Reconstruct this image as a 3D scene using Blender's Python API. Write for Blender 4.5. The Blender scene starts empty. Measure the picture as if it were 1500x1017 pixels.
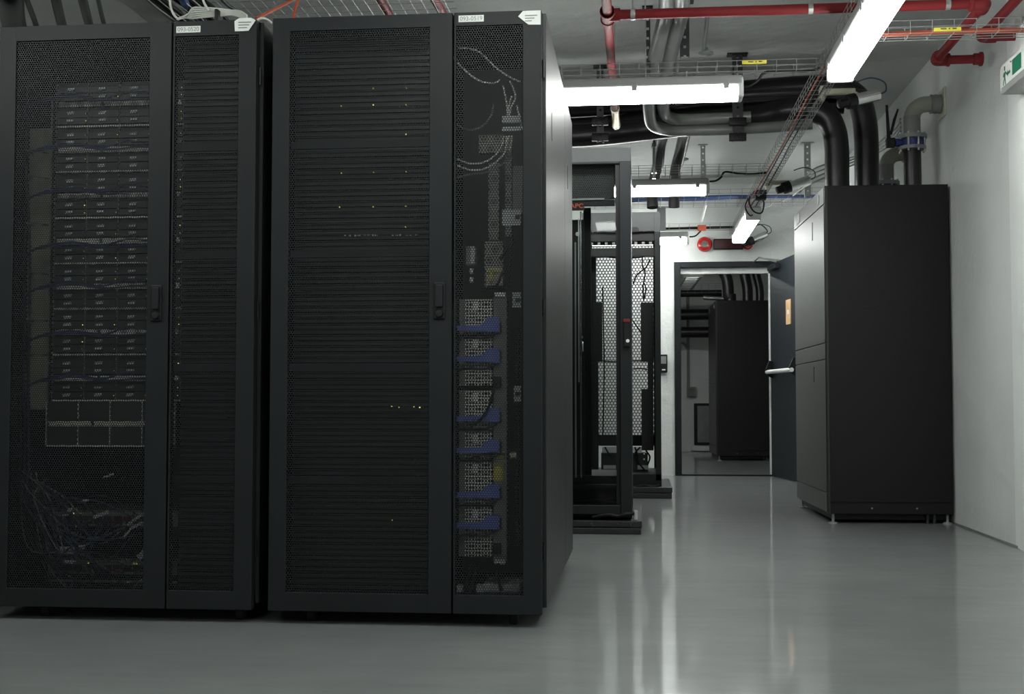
import bpy, bmesh, math, random
from mathutils import Vector, Matrix
random.seed(7)
C = bpy.context.scene.collection
PI = math.pi
# ---------------------------------------------------------------- camera geometry
F = 1833.0; CX, CY = 750.0, 508.5; EYE = 0.73
EXPO = 0.0
YAW = math.atan(185 / F); PIT = math.atan(84 / F)
FW = Vector((-math.sin(YAW) * math.cos(PIT), math.cos(YAW) * math.cos(PIT), math.sin(PIT)))
RT = Vector((math.cos(YAW), math.sin(YAW), 0)); UP = RT.cross(FW)
def S(x, y, Y):
    """real point at depth Y (metres down the room) measured from the survey of the photograph"""
    d = FW + RT * ((x - CX) / F) - UP * ((y - CY) / F)
    t = Y / d.y
    return Vector((d.x * t, Y, EYE + d.z * t))
def SX(x, Y, y=500): return S(x, y, Y).x
def SZ(y, Y, x=750): return S(x, y, Y).z

cam_d = bpy.data.cameras.new('camera'); cam = bpy.data.objects.new('camera', cam_d); C.objects.link(cam)
cam.location = (0, 0, EYE)
m3 = Matrix((RT, UP, -FW)).transposed()
cam.rotation_euler = m3.to_euler()
cam_d.sensor_width = 36; cam_d.lens = F / 1500 * 36; cam_d.clip_start = .05; cam_d.clip_end = 100
bpy.context.scene.camera = cam

# ---------------------------------------------------------------- materials
def mat(name, col, rough=.5, metal=0., bump=None, spec=.5, var=None, emit=None, estr=1., coat=0.):
    m = bpy.data.materials.new(name); m.use_nodes = True
    nt = m.node_tree; b = nt.nodes['Principled BSDF']
    b.inputs['Base Color'].default_value = (*col, 1); b.inputs['Roughness'].default_value = rough
    b.inputs['Metallic'].default_value = metal; b.inputs['Specular IOR Level'].default_value = spec
    b.inputs['Coat Weight'].default_value = coat
    if emit: b.inputs['Emission Color'].default_value = (*emit, 1); b.inputs['Emission Strength'].default_value = estr
    tc = nt.nodes.new('ShaderNodeTexCoord')
    if bump:
        sc, st, dist = bump
        n = nt.nodes.new('ShaderNodeTexNoise'); n.inputs['Scale'].default_value = sc; n.inputs['Detail'].default_value = 6
        nt.links.new(tc.outputs['Object'], n.inputs['Vector'])
        bp = nt.nodes.new('ShaderNodeBump'); bp.inputs['Strength'].default_value = st; bp.inputs['Distance'].default_value = dist
        nt.links.new(n.outputs['Fac'], bp.inputs['Height']); nt.links.new(bp.outputs['Normal'], b.inputs['Normal'])
    v = var or (6, .12)
    n = nt.nodes.new('ShaderNodeTexNoise'); n.inputs['Scale'].default_value = v[0]; n.inputs['Detail'].default_value = 5
    nt.links.new(tc.outputs['Object'], n.inputs['Vector'])
    r = nt.nodes.new('ShaderNodeMapRange'); r.inputs['From Min'].default_value = .3; r.inputs['From Max'].default_value = .7
    r.inputs['To Min'].default_value = 1 - v[1]; r.inputs['To Max'].default_value = 1 + v[1]
    nt.links.new(n.outputs['Fac'], r.inputs['Value'])
    mx = nt.nodes.new('ShaderNodeVectorMath'); mx.operation = 'SCALE'; mx.inputs[0].default_value = col
    nt.links.new(r.outputs['Result'], mx.inputs['Scale']); nt.links.new(mx.outputs['Vector'], b.inputs['Base Color'])
    return m

def perf(name, col, pitch, rad, rough=.5, metal=0., back=None, square=False, axes='XZ', spec=.5, off=0):
    """sheet punched with round holes (hexagonal or square raster); back=None leaves the holes open"""
    m = mat(name, col, rough, metal, spec=spec); nt = m.node_tree; b = nt.nodes['Principled BSDF']
    out = nt.nodes['Material Output']
    tc = nt.nodes.new('ShaderNodeTexCoord'); sp = nt.nodes.new('ShaderNodeSeparateXYZ')
    nt.links.new(tc.outputs['Object'], sp.inputs[0])
    def math_(op, a, bb=None):
        n = nt.nodes.new('ShaderNodeMath'); n.operation = op
        for i, q in enumerate((a, bb)):
            if q is None: continue
            if isinstance(q, (int, float)): n.inputs[i].default_value = q
            else: nt.links.new(q, n.inputs[i])
        return n.outputs[0]
    u = sp.outputs[axes[0]]; w = sp.outputs[axes[1]]
    pu, pw = (pitch, pitch) if square else (pitch, pitch * math.sqrt(3))
    def cell(off):
        a = math_('SUBTRACT', math_('FRACT', math_('ADD', math_('DIVIDE', u, pu), 100 + off)), .5)
        c = math_('SUBTRACT', math_('FRACT', math_('ADD', math_('DIVIDE', w, pw), 100 + off)), .5)
        a = math_('MULTIPLY', a, pu); c = math_('MULTIPLY', c, pw)
        if square: return math_('MAXIMUM', math_('ABSOLUTE', a), math_('ABSOLUTE', c))
        return math_('SQRT', math_('ADD', math_('MULTIPLY', a, a), math_('MULTIPLY', c, c)))
    d = cell(off) if square else math_('MINIMUM', cell(0), cell(.5))
    hole = math_('LESS_THAN', d, rad)
    mix = nt.nodes.new('ShaderNodeMixShader'); nt.links.new(hole, mix.inputs[0]); nt.links.new(b.outputs[0], mix.inputs[1])
    if back is None:
        t = nt.nodes.new('ShaderNodeBsdfTransparent'); nt.links.new(t.outputs[0], mix.inputs[2])
    else:
        t = nt.nodes.new('ShaderNodeBsdfDiffuse'); t.inputs[0].default_value = (*back, 1); nt.links.new(t.outputs[0], mix.inputs[2])
    nt.links.new(mix.outputs[0], out.inputs['Surface'])
    return m

M = dict(
    rack=mat('rack_paint', (.0125, .0146, .0158), .5, spec=.22, bump=(900, .05, .001), var=(3, .08)),
    rack_side=mat('rack_side_paint', (.014, .0155, .016), .40, spec=.4, bump=(700, .06, .001), var=(2, .08)),
    rack_in=mat('rack_inside', (.014, .014, .014), .6, spec=.3),
    rack_light=mat('rack_header_grey', (.033, .037, .037), .45, spec=.35),
    black=mat('black_plastic', (.005, .005, .0055), .5, spec=.3),
    rubber=mat('insulation_foam', (.012, .011, .012), .36, bump=(30, .25, .004)),
    steel=mat('galvanised_steel', (.45, .46, .45), .38, metal=.9),
    wire=mat('zinc_wire', (.32, .325, .32), .5, metal=.4),
    chrome=mat('chrome', (.75, .76, .76), .18, metal=1.),
    silver=mat('silver_strip', (.62, .62, .58), .4, metal=.3),
    red=mat('red_enamel', (.17, .015, .017), .55, spec=.22),
    red_gloss=mat('red_gloss', (.50, .02, .02), .2),
    orange=mat('orange_jacket', (.44, .085, .04), .5, spec=.3),
    white_cable=mat('white_jacket', (.60, .62, .56), .5),
    blue=mat('blue_jacket', (.014, .022, .06), .5),
    blue_tray=mat('blue_cables', (.03, .08, .26), .5),
    blue_handle=mat('blue_handle', (.10, .14, .42), .5),
    blue_paint=mat('blue_valve_paint', (.02, .035, .16), .35),
    navy=mat('navy_door_paint', (.011, .015, .020), .45, spec=.3),
    gloss_pipe=mat('glossy_dark_sleeve', (.15, .155, .15), .3, spec=.7),
    frame=mat('door_frame_paint', (.011, .013, .015), .45, spec=.2),
    white=mat('white_paint', (.72, .74, .72), .5),
    cream=mat('cream_plastic', (.55, .54, .42), .5),
    pvc=mat('grey_green_pvc', (.26, .27, .22), .4),
    pvc_grey=mat('grey_pvc', (.20, .20, .20), .4),
    brass=mat('brass_sleeve', (.34, .27, .12), .35, metal=.5),
    yellow=mat('yellow_tag', (.75, .66, .06), .5),
    green=mat('sign_green', (.0, .16, .08), .4),
    wood=mat('wood_plate', (.62, .40, .20), .5),
    label=mat('label_paper', (.72, .76, .72), .6),
    ink=mat('ink', (.06, .06, .06), .6),
    inkgrey=mat('faded_ink', (.22, .21, .21), .6),
    acu=mat('cooling_unit_paint', (.0058, .0062, .0058), .42, spec=.3, bump=(800, .04, .001), var=(2, .06)),
    acf=mat('cooling_unit_front', (.018, .018, .017), .36, bump=(500, .05, .001), var=(2, .06)),
    badge=mat('badge_grey', (.40, .42, .42), .5),
    blade=mat('blade_face', (.012, .012, .014), .5),
    led=mat('led_glow', (.6, .7, .1), .5, emit=(.85, .92, .22), estr=1.3),
    apc=mat('red_orange_letters', (.75, .12, .06), .5),
    cap=mat('lamp_end_cap', (.50, .52, .50), .4),
    housing=mat('lamp_housing', (.26, .265, .26), .45),
    plinth=mat('black_plinth_board', (.012, .013, .013), .5),
    darkred=mat('led_panel_red', (.06, .012, .014), .3),
    pdu=mat('grey_power_strip', (.16, .16, .14), .5),
    grey=mat('grey_enamel', (.22, .23, .23), .45),
    olive=mat('olive_panel', (.30, .30, .21), .55, var=(14, .35)),
    tag_yel=mat('faded_yellow_label', (.45, .42, .08), .6),
)
M['perf'] = perf('perforated_door', (.015, .0175, .019), .0085, .0033, .5, spec=.25)
M['perf_big'] = perf('coarse_perforated_door', (.13, .135, .13), .028, .0098, .5)
M['perf_top'] = perf('fine_perforated_panel', (.02, .02, .022), .012, .0038, .5, back=(.004, .004, .004))
M['psu'] = perf('power_supply_grille', (.60, .60, .54), .0108, .0036, .5, back=(.01, .01, .01), square=True)
M['strip'] = perf('punched_silver_strip', (.55, .54, .48), .0075, .0022, .5, back=(.03, .03, .03))
M['bracket'] = perf('punched_grey_bracket', (.22, .22, .19), .011, .0032, .5, back=(.02, .02, .02))

def lamp_mat(name, s):
    m = bpy.data.materials.new(name); m.use_nodes = True; nt = m.node_tree
    b = nt.nodes['Principled BSDF']; b.inputs['Base Color'].default_value = (.8, .85, .82, 1)
    b.inputs['Emission Color'].default_value = (.975, 1., .975, 1); b.inputs['Emission Strength'].default_value = s
    return m
M['lamp'] = lamp_mat('lit_diffuser', 30)

M['slots'] = perf('slotted_channel', (.012, .012, .013), .055, .0075, .45, square=True, off=.5)
M['slots_pale'] = perf('pale_slotted_channel', (.35, .36, .35), .055, .0075, .4, square=True, off=.5)
g = bpy.data.materials.new('clear_glass'); g.use_nodes = True; nt = g.node_tree
gl = nt.nodes.new('ShaderNodeBsdfGlossy'); gl.inputs['Roughness'].default_value = .03; gl.inputs['Color'].default_value = (1, 1, 1, 1)
tr = nt.nodes.new('ShaderNodeBsdfTransparent'); tr.inputs[0].default_value = (.80, .82, .81, 1)
fr = nt.nodes.new('ShaderNodeFresnel'); fr.inputs['IOR'].default_value = 1.22
mx = nt.nodes.new('ShaderNodeMixShader'); nt.links.new(fr.outputs[0], mx.inputs[0]); nt.links.new(tr.outputs[0], mx.inputs[1]); nt.links.new(gl.outputs[0], mx.inputs[2])
nt.links.new(mx.outputs[0], nt.nodes['Material Output'].inputs['Surface'])
M['glass'] = g

def wallmat(name, col, block=False):
    m = mat(name, col, .75, var=(1.3, .06)); nt = m.node_tree; b = nt.nodes['Principled BSDF']
    tc = nt.nodes.new('ShaderNodeTexCoord')
    n1 = nt.nodes.new('ShaderNodeTexNoise'); n1.inputs['Scale'].default_value = 9; n1.inputs['Detail'].default_value = 8; n1.inputs['Roughness'].default_value = .65
    n2 = nt.nodes.new('ShaderNodeTexNoise'); n2.inputs['Scale'].default_value = 2.2; n2.inputs['Detail'].default_value = 3
    for n in (n1, n2): nt.links.new(tc.outputs['Object'], n.inputs['Vector'])
    ad = nt.nodes.new('ShaderNodeMath'); ad.operation = 'MULTIPLY_ADD'; ad.inputs[1].default_value = 2.
    nt.links.new(n2.outputs['Fac'], ad.inputs[0]); nt.links.new(n1.outputs['Fac'], ad.inputs[2])
    bp = nt.nodes.new('ShaderNodeBump'); bp.inputs['Strength'].default_value = .6; bp.inputs['Distance'].default_value = .018
    nt.links.new(ad.outputs[0], bp.inputs['Height']); nt.links.new(bp.outputs['Normal'], b.inputs['Normal'])
    return m
M['wall'] = wallmat('white_plaster', (.70, .72, .705)); M['wall_near_lit'] = wallmat('plaster_lit_tone', (.82, .84, .82))  # near section is paler: the stronger light there is put into its colour
M['ceil'] = wallmat('ceiling_paint', (.53, .545, .53))

fm = bpy.data.materials.new('epoxy_floor'); fm.use_nodes = True; nt = fm.node_tree; b = nt.nodes['Principled BSDF']
tc = nt.nodes.new('ShaderNodeTexCoord')
def noise(sc, de=5, stretch=None):
    n = nt.nodes.new('ShaderNodeTexNoise'); n.inputs['Scale'].default_value = sc; n.inputs['Detail'].default_value = de
    if stretch:
        mp = nt.nodes.new('ShaderNodeMapping'); mp.inputs['Scale'].default_value = stretch
        nt.links.new(tc.outputs['Object'], mp.inputs['Vector']); nt.links.new(mp.outputs[0], n.inputs['Vector'])
    else: nt.links.new(tc.outputs['Object'], n.inputs['Vector'])
    return n
n = noise(2.5, 8); cr = nt.nodes.new('ShaderNodeValToRGB')
cr.color_ramp.elements[0].position = .3; cr.color_ramp.elements[0].color = (.182, .193, .190, 1)
cr.color_ramp.elements[1].position = .72; cr.color_ramp.elements[1].color = (.222, .235, .230, 1)
nt.links.new(n.outputs['Fac'], cr.inputs[0]); nt.links.new(cr.outputs[0], b.inputs['Base Color'])
fine = noise(60, 6, (.22, 1, 1)); mid = noise(14, 5, (.3, 1, 1))
mm = nt.nodes.new('ShaderNodeMath'); mm.operation = 'MULTIPLY_ADD'; mm.inputs[1].default_value = .10; mm.inputs[2].default_value = .95
nt.links.new(fine.outputs['Fac'], mm.inputs[0])
m2 = nt.nodes.new('ShaderNodeMath'); m2.operation = 'MULTIPLY_ADD'; m2.inputs[1].default_value = .30; nt.links.new(mid.outputs['Fac'], m2.inputs[0]); nt.links.new(mm.outputs[0], m2.inputs[2])
m3_ = nt.nodes.new('ShaderNodeMath'); m3_.operation = 'SUBTRACT'; m3_.inputs[1].default_value = .15; nt.links.new(m2.outputs[0], m3_.inputs[0])
vm = nt.nodes.new('ShaderNodeVectorMath'); vm.operation = 'SCALE'; nt.links.new(cr.outputs[0], vm.inputs[0]); nt.links.new(m3_.outputs[0], vm.inputs['Scale']); nt.links.new(vm.outputs[0], b.inputs['Base Color'])
r = nt.nodes.new('ShaderNodeMapRange'); r.inputs['To Min'].default_value = .035; r.inputs['To Max'].default_value = .09
nt.links.new(mid.outputs['Fac'], r.inputs['Value']); nt.links.new(r.outputs[0], b.inputs['Roughness'])
bp = nt.nodes.new('ShaderNodeBump'); bp.inputs['Strength'].default_value = .10; bp.inputs['Distance'].default_value = .003
nt.links.new(mid.outputs['Fac'], bp.inputs['Height']); nt.links.new(bp.outputs['Normal'], b.inputs['Normal'])
b2 = nt.nodes.new('ShaderNodeBsdfPrincipled'); b2.inputs['Roughness'].default_value = .33
nt.links.new(vm.outputs[0], b2.inputs['Base Color'])
ms = nt.nodes.new('ShaderNodeMixShader'); ms.inputs[0].default_value = .31
nt.links.new(b.outputs[0], ms.inputs[1]); nt.links.new(b2.outputs[0], ms.inputs[2]); nt.links.new(ms.outputs[0], nt.nodes['Material Output'].inputs['Surface'])
M['floor'] = fm

# ---------------------------------------------------------------- mesh helpers
ROOTLOC = {}
def smooth_path(pts, n=8):
    pts = [Vector(p) for p in pts]
    if len(pts) < 3 or n <= 1: return pts
    out = []
    for i in range(len(pts) - 1):
        p0 = pts[max(i - 1, 0)]; p1 = pts[i]; p2 = pts[i + 1]; p3 = pts[min(i + 2, len(pts) - 1)]
        for k in range(n):
            t = k / n
            out.append(.5 * ((2 * p1) + (p2 - p0) * t + (2 * p0 - 5 * p1 + 4 * p2 - p3) * t * t + (3 * p1 - p0 - 3 * p2 + p3) * t ** 3))
    out.append(pts[-1]); return out
class MB:
    def __init__(s): s.bm = bmesh.new(); s.sm = False
    def box(s, x0, y0, z0, x1, y1, z1, bev=0, seg=2):
        b = bmesh.new(); bmesh.ops.create_cube(b, size=1)
        for v in b.verts:
            v.co = Vector(((x0 + x1) / 2 + v.co.x * (x1 - x0), (y0 + y1) / 2 + v.co.y * (y1 - y0), (z0 + z1) / 2 + v.co.z * (z1 - z0)))
        if bev: bmesh.ops.bevel(b, geom=b.edges[:], offset=bev, segments=seg, profile=.5, affect='EDGES')
        s.merge(b); return s
    def merge(s, b):
        me = bpy.data.meshes.new('tmp'); b.to_mesh(me); b.free(); s.bm.from_mesh(me); bpy.data.meshes.remove(me)
    def tube(s, pts, r, seg=12, n=8, caps=True):
        s.sm = seg > 6
        P = smooth_path(pts, n); bm = s.bm; rings = []
        t = (P[1] - P[0]).normalized(); ref = Vector((0, 0, 1)) if abs(t.z) < .9 else Vector((1, 0, 0))
        u = t.cross(ref).normalized()
        for i, p in enumerate(P):
            a = P[max(i - 1, 0)]; c = P[min(i + 1, len(P) - 1)]; t = (c - a).normalized()
            u = (u - t * u.dot(t)).normalized(); w = t.cross(u)
            rr = r(i / (len(P) - 1)) if callable(r) else r
            rings.append([bm.verts.new(p + (u * math.cos(2 * PI * k / seg) + w * math.sin(2 * PI * k / seg)) * rr) for k in range(seg)])
        for a, c in zip(rings, rings[1:]):
            for k in range(seg): bm.faces.new((a[k], a[(k + 1) % seg], c[(k + 1) % seg], c[k]))
        if caps: bm.faces.new(rings[0][::-1]); bm.faces.new(rings[-1])
        return s
    def cyl(s, p0, p1, r, seg=20): return s.tube([p0, p1], r, seg, 1)
    def lathe(s, c, axis, prof, seg=28):
        """prof: list of (distance along axis, radius)"""
        s.sm = True
        ax = Vector(axis).normalized(); ref = Vector((0, 0, 1)) if abs(ax.z) < .9 else Vector((1, 0, 0))
        u = ax.cross(ref).normalized(); w = ax.cross(u); c = Vector(c); rings = []
        for d, r in prof:
            rings.append([s.bm.verts.new(c + ax * d + (u * math.cos(2 * PI * k / seg) + w * math.sin(2 * PI * k / seg)) * max(r, 1e-4)) for k in range(seg)])
        for a, b_ in zip(rings, rings[1:]):
            for k in range(seg): s.bm.faces.new((a[k], a[(k + 1) % seg], b_[(k + 1) % seg], b_[k]))
        s.bm.faces.new(rings[0][::-1]); s.bm.faces.new(rings[-1]); return s
    def prism(s, poly, axis, a, b_):
        """poly: 2D outline in the two other axes, extruded along axis from a to b_"""
        def mk(q, d):
            return {'x': (d, q[0], q[1]), 'y': (q[0], d, q[1]), 'z': (q[0], q[1], d)}[axis]
        A = [s.bm.verts.new(mk(q, a)) for q in poly]; B = [s.bm.verts.new(mk(q, b_)) for q in poly]
        s.bm.faces.new(A); s.bm.faces.new(B[::-1]); n = len(poly)
        for i in range(n): s.bm.faces.new((A[i], B[i], B[(i + 1) % n], A[(i + 1) % n]))
        return s
    def build(s, name, material, parent=None, local=False):
        bm = s.bm; bmesh.ops.recalc_face_normals(bm, faces=bm.faces[:])
        if parent is not None:
            off = Vector((0, 0, 0)) if local else ROOTLOC[parent.name]
        else:
            xs = [v.co.x for v in bm.verts]; ys = [v.co.y for v in bm.verts]; zs = [v.co.z for v in bm.verts]
            off = Vector(((min(xs) + max(xs)) / 2, (min(ys) + max(ys)) / 2, min(zs)))
        for v in bm.verts: v.co -= off
        me = bpy.data.meshes.new(name); bm.to_mesh(me); bm.free()
        if s.sm:
            for p in me.polygons: p.use_smooth = True
            try: me.set_sharp_from_angle(angle=math.radians(40))
            except Exception: pass
        me.materials.append(M[material] if isinstance(material, str) else material)
        o = bpy.data.objects.new(name, me); C.objects.link(o)
        if parent is not None: o.parent = parent; ROOTLOC[o.name] = off
        else: o.location = off; ROOTLOC[o.name] = off
        return o
def tag(o, label, cat, group=None, kind=None):
    o['label'] = label; o['category'] = cat
    if group: o['group'] = group
    if kind: o['kind'] = kind
    return o
def thing(name, label, cat, loc=(0, 0, 0), rz=0, group=None):
    o = bpy.data.objects.new(name, None); o.empty_display_size = .1; C.objects.link(o)
    o.location = loc; o.rotation_euler = (0, 0, rz); ROOTLOC[o.name] = Vector(loc)
    return tag(o, label, cat, group)
def struct(mb, name, material):
    o = mb.build(name, material); o['kind'] = 'structure'; return o
def kids(o): return KID.get(o.name, [])
def copy_tree(o, parent=None):
    c = o.copy(); C.objects.link(c)
    if parent is not None: c.parent = parent
    for ch in [q for q in list(o.children)]: copy_tree(ch, c)
    return c
def text(name, body, material, parent, loc, size, rot=(PI / 2, 0, 0), ext=.0004, sx=1., local=False):
    cu = bpy.data.curves.new(name, 'FONT'); cu.body = body; cu.size = size; cu.extrude = ext
    cu.align_x = 'CENTER'; cu.align_y = 'CENTER'
    t = bpy.data.objects.new('t', cu); C.objects.link(t)
    dg = bpy.context.evaluated_depsgraph_get(); me = bpy.data.meshes.new_from_object(t.evaluated_get(dg))
    bpy.data.objects.remove(t)
    me.transform(Matrix.Diagonal((sx, 1, 1, 1)))
    me.materials.clear(); me.materials.append(M[material])
    o = bpy.data.objects.new(name, me); C.objects.link(o)
    off = Vector((0, 0, 0)) if (local or parent is None) else ROOTLOC[parent.name]
    if parent is not None: o.parent = parent
    o.location = Vector(loc) - off; o.rotation_euler = rot
    return o

# ---------------------------------------------------------------- the setting
WX = 1.92; FY = 12.97; CZ = 3.0; LX = -4.6; BY = -4.0
D0, D1, DZ = S(996, 540, FY).x, S(1133, 540, FY).x, 2.15
o = struct(MB().box(LX - .3, BY - .3, -.2, 4.2, 20.3, 0), 'floor', 'floor')
o = struct(MB().box(LX - .3, BY - .3, CZ, 4.2, 20.3, CZ + .2), 'ceiling', 'ceil')
struct(MB().box(LX - .2, BY, 0, LX, FY, CZ), 'wall_left', 'wall')
struct(MB().box(LX - .2, BY - .2, 0, WX + .4, BY, CZ), 'wall_back', 'wall')
struct(MB().box(WX, BY, 0, WX + .3, FY, CZ), 'wall_right', 'wall')
struct(MB().prism([(WX + .02, 6.86), (WX - .035, 6.35), (WX - .035, BY), (WX + .02, BY)], 'z', 0, CZ), 'trim_1', 'wall_near_lit')
b = MB(); b.box(LX - .2, FY, 0, D0, FY + .28, CZ); b.box(D1, FY, 0, WX + .3, FY + .28, CZ); b.box(D0, FY, DZ, D1, FY + .28, CZ)
struct(b, 'wall_far', 'wall')
# next room
struct(MB().box(-1.6, 19.7, 0, 4.2, 19.9, CZ), 'wall_next_room_far', 'wall')
struct(MB().box(-1.8, FY + .28, 0, -1.6, 19.9, CZ), 'wall_next_room_left', 'wall')
struct(MB().box(3.2, FY + .28, 0, 3.4, 19.9, CZ), 'wall_next_room_right', 'wall')
# door frame and leaf
e = thing('door_1', 'open', 'door', ((D0 + D1) / 2, FY, 0)); del e['label']; del e['category']; e['kind'] = 'structure'
f = MB(); w_ = .055
f.box(D0 - w_, FY - .03, 0, D0 + .012, FY + .06, DZ - .01 + w_, .004); f.box(D1 - .012, FY - .03, 0, D1 + w_, FY + .06, DZ - .01 + w_, .004)
f.box(D0 + .012, FY - .03, DZ - .012, D1 - .012, FY + .06, DZ - .01 + w_, .004); f.build('door_frame', 'frame', e)
MB().box(D0 + .012, FY - .02, .0, D1 - .012, FY + .05, .015, .003).build('threshold', 'frame', e)
q = MB(); q.box(D0 + .012, FY + .06, SZ(401, FY + .06, 1060), D1 - .012, FY + .10, DZ - .012); q.box(D1 - .035, FY + .06, .015, D1 - .012, FY + .10, DZ - .012); q.build('door_lining', 'white', e)
_jn = MB(); _jn.box(WX - .006, 3.0, 0, WX + .001, FY, .010); struct(_jn, 'trim_2', 'grey')
leaf = thing('door_2', 'leaf', 'door', (D1 + .012, FY - .05, 0)); del leaf['label']; del leaf['category']; leaf['kind'] = 'structure'
la = math.radians(-90 + 9); leaf.rotation_euler = (0, 0, la)
MB().box(0, -.045, .008, .98, 0, DZ + .005, .003).build('door_panel', 'navy', leaf, True)
q = MB(); q.tube([(.06, -.10, 1.055), (.95, -.10, 1.055)], .021, 16, 1); q.build('push_bar', 'white', leaf, True)
for k, xx in enumerate((.075, .93)):
    q = MB(); q.prism([(-.045, .99), (-.10, 1.02), (-.12, 1.08), (-.08, 1.17), (-.045, 1.16)], 'x', xx - .018, xx + .018); q.build('push_bar_bracket', 'black', leaf, True)
MB().box(.60, -.053, 1.50, .76, -.045, 1.74, .002).build('wooden_plate', 'wood', leaf, True)
MB().box(.65, -.0545, 1.60, .71, -.053, 1.64).build('plate_marking', 'label', leaf, True)
q = MB(); q.box(.10, -.10, 2.075, .38, -.045, 2.125, .006); q.build('door_closer', 'navy', leaf, True)
q = MB(); a0 = S(1122, 380, 12.75); q.tube([S(1138, 384, 12.6), S(1112, 377, 12.75), S(1104, 384, FY - .03)], .008, 8, 1)
q.tube([S(1112, 378, 12.75), S(1150, 382, 12.5)], .007, 8, 1); q.build('closer_arm', 'steel', e)
for hz in (.25, 1.1, 1.95):
    MB().cyl((0, .0, hz - .05), (0, .0, hz + .05), .01).build('hinge', 'steel', leaf, True)
# ---------------------------------------------------------------- batten lights
def make_batten(label):
    L = 1.57
    t = thing('batten_light', label, 'light', (0, 0, 0), 0, 'sealed batten lights under the cable trays')
    q = MB(); q.box(-L / 2 + .0, -.070, .062, L / 2 - .0, .070, .118, .016, 3); q.build('lamp_housing', 'housing', t, True)
    q = MB(); q.box(-L / 2 + .006, -.063, 0, L / 2 - .006, .063, .066, .026, 4); q.build('diffuser', 'lamp', t, True)
    for x in (-.70, -.23, .23, .70):
        for s in (-1, 1):
            MB().box(x - .014, s * .070 - .004, .045, x + .014, s * .070 + .004, .085, .003).build('clip', 'housing', t, True)
    for x in (-1, 1):
        x0, x1 = sorted((x * (L / 2 - .028), x * (L / 2 + .004))); MB().box(x0, -.066, -.001, x1, .066, .112, .014, 3).build('end_cap', 'cap', t, True)
    for x in (-.5, .5):
        q = MB(); q.box(x - .003, -.05, .112, x + .003, .05, .118); q.box(x - .003, -.05, .112, x + .003, -.047, .145); q.box(x - .003, .047, .112, x + .003, .05, .145)
        q.build('hanger', 'steel', t, True)
    return t
LZ = 2.305
b0 = make_batten('lit batten light nearest the camera, hanging crosswise beside the big dark double rack')
lights = [
 (None, (S(1087, 135, 6.5).x - .785, 6.5, LZ), 0),
 ('lit batten light hanging crosswise above the rack with the orange-red logo', (S(1038, 275, 9.45).x - .785, 9.45, LZ), 0),
 ('farthest crosswise batten light, just left of the red alarm bell', (S(1009, 353, 12.45).x - .785, 12.45, LZ + .01), 0),
 ('large slanting batten light cut by the top edge above the aisle', (1.0, 5.48, 2.32), PI / 2),
 ('small slanting batten light in front of the red lamp over the door', (.985, 11.58, 2.305), PI / 2),
 ('crosswise batten light above and before the two big dark racks, out of view, right', (-.17, 3.0, LZ), 0),
 ('crosswise batten light above and before the two big dark racks, out of view, left', (-2.6, 3.0, LZ), 0),
 ('batten light hanging crosswise behind the camera position, left of centre', (-1.2, .2, LZ), 0),
 ('added unseen batten light hanging lengthwise by the right wall to brighten it', (1.0, 1.9, 2.32), PI / 2),  # unseen, set forward of the row spacing to brighten the near right wall
]
for i, (lb, loc, rz) in enumerate(lights):
    o = b0 if i == 0 else copy_tree(b0)
    o.location = loc; o.rotation_euler = (0, 0, rz)
    if lb: o['label'] = lb
o = copy_tree(b0); o.location = (.2, 15.2, 2.55); o.rotation_euler = (0, 0, 0); o['label'] = 'batten light hanging out of view in the room beyond the doorway'

# ---------------------------------------------------------------- wire basket trays
def tray(x0, y0, x1, y1, z, side, label, axis='x', pitch=.1, nl=3, wr=.0017, group='wire basket cable trays'):
    q = MB()
    def w(a, b_): q.tube([a, b_], wr, 5, 1, False)
    if axis == 'x':
        for k in range(nl + 1):
            y = y0 + (y1 - y0) * k / nl; w((x0, y, z), (x1, y, z))
        for y in (y0, y1):
            for h in ((.5, 1) if side > .04 else (1,)): w((x0, y, z + side * h), (x1, y, z + side * h))
        n = int((x1 - x0) / pitch)
        for k in range(n + 1):
            x = x0 + pitch * k + .01
            w((x, y0, z + side), (x, y0, z)); w((x, y0, z), (x, y1, z)); w((x, y1, z), (x, y1, z + side))
    else:
        for k in range(nl + 1):
            x = x0 + (x1 - x0) * k / nl; w((x, y0, z), (x, y1, z))
        for x in (x0, x1):
            for h in (.5, 1): w((x, y0, z + side * h), (x, y1, z + side * h))
        n = int((y1 - y0) / pitch)
        for k in range(n + 1):
            y = y0 + pitch * k
            w((x0, y, z + side), (x0, y, z)); w((x0, y, z), (x1, y, z)); w((x1, y, z), (x1, y, z + side))
    return tag(q.build('wire_cable_tray', 'wire'), label, 'cable tray', group)
tray(-2.2, 6.42, .98, 6.54, 2.435, .055, 'shallow wire tray running crosswise right above the nearest crosswise batten light')
tray(-.9, 9.40, .97, 9.50, 2.445, .08, 'thin wire tray above the batten light over the glass-door rack')
tray(-.6, 12.40, .97, 12.5, 2.455, .06, 'thin wire tray with a thick black cable above the red alarm bell')
tray(1.06, 5.92, 1.91, 6.04, 2.46, .06, 'wire tray with orange cable reaching the right wall, above the exit sign')
tray(.93, 3.2, 1.05, 12.9, 2.445, .055, 'long wire tray running down the aisle over the slanting lights', 'y', .1, 3)
tray(-1.6, 11.0, 1.86, 11.55, 2.54, .07, 'wide wire tray with blue cables crossing before the far wall', 'x', .1, 6)
tray(-2.05, 5.0, -.80, 5.85, 2.5, .06, 'broad flat wire tray above the two big dark racks', 'x', .05, 9, .0015)

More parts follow.
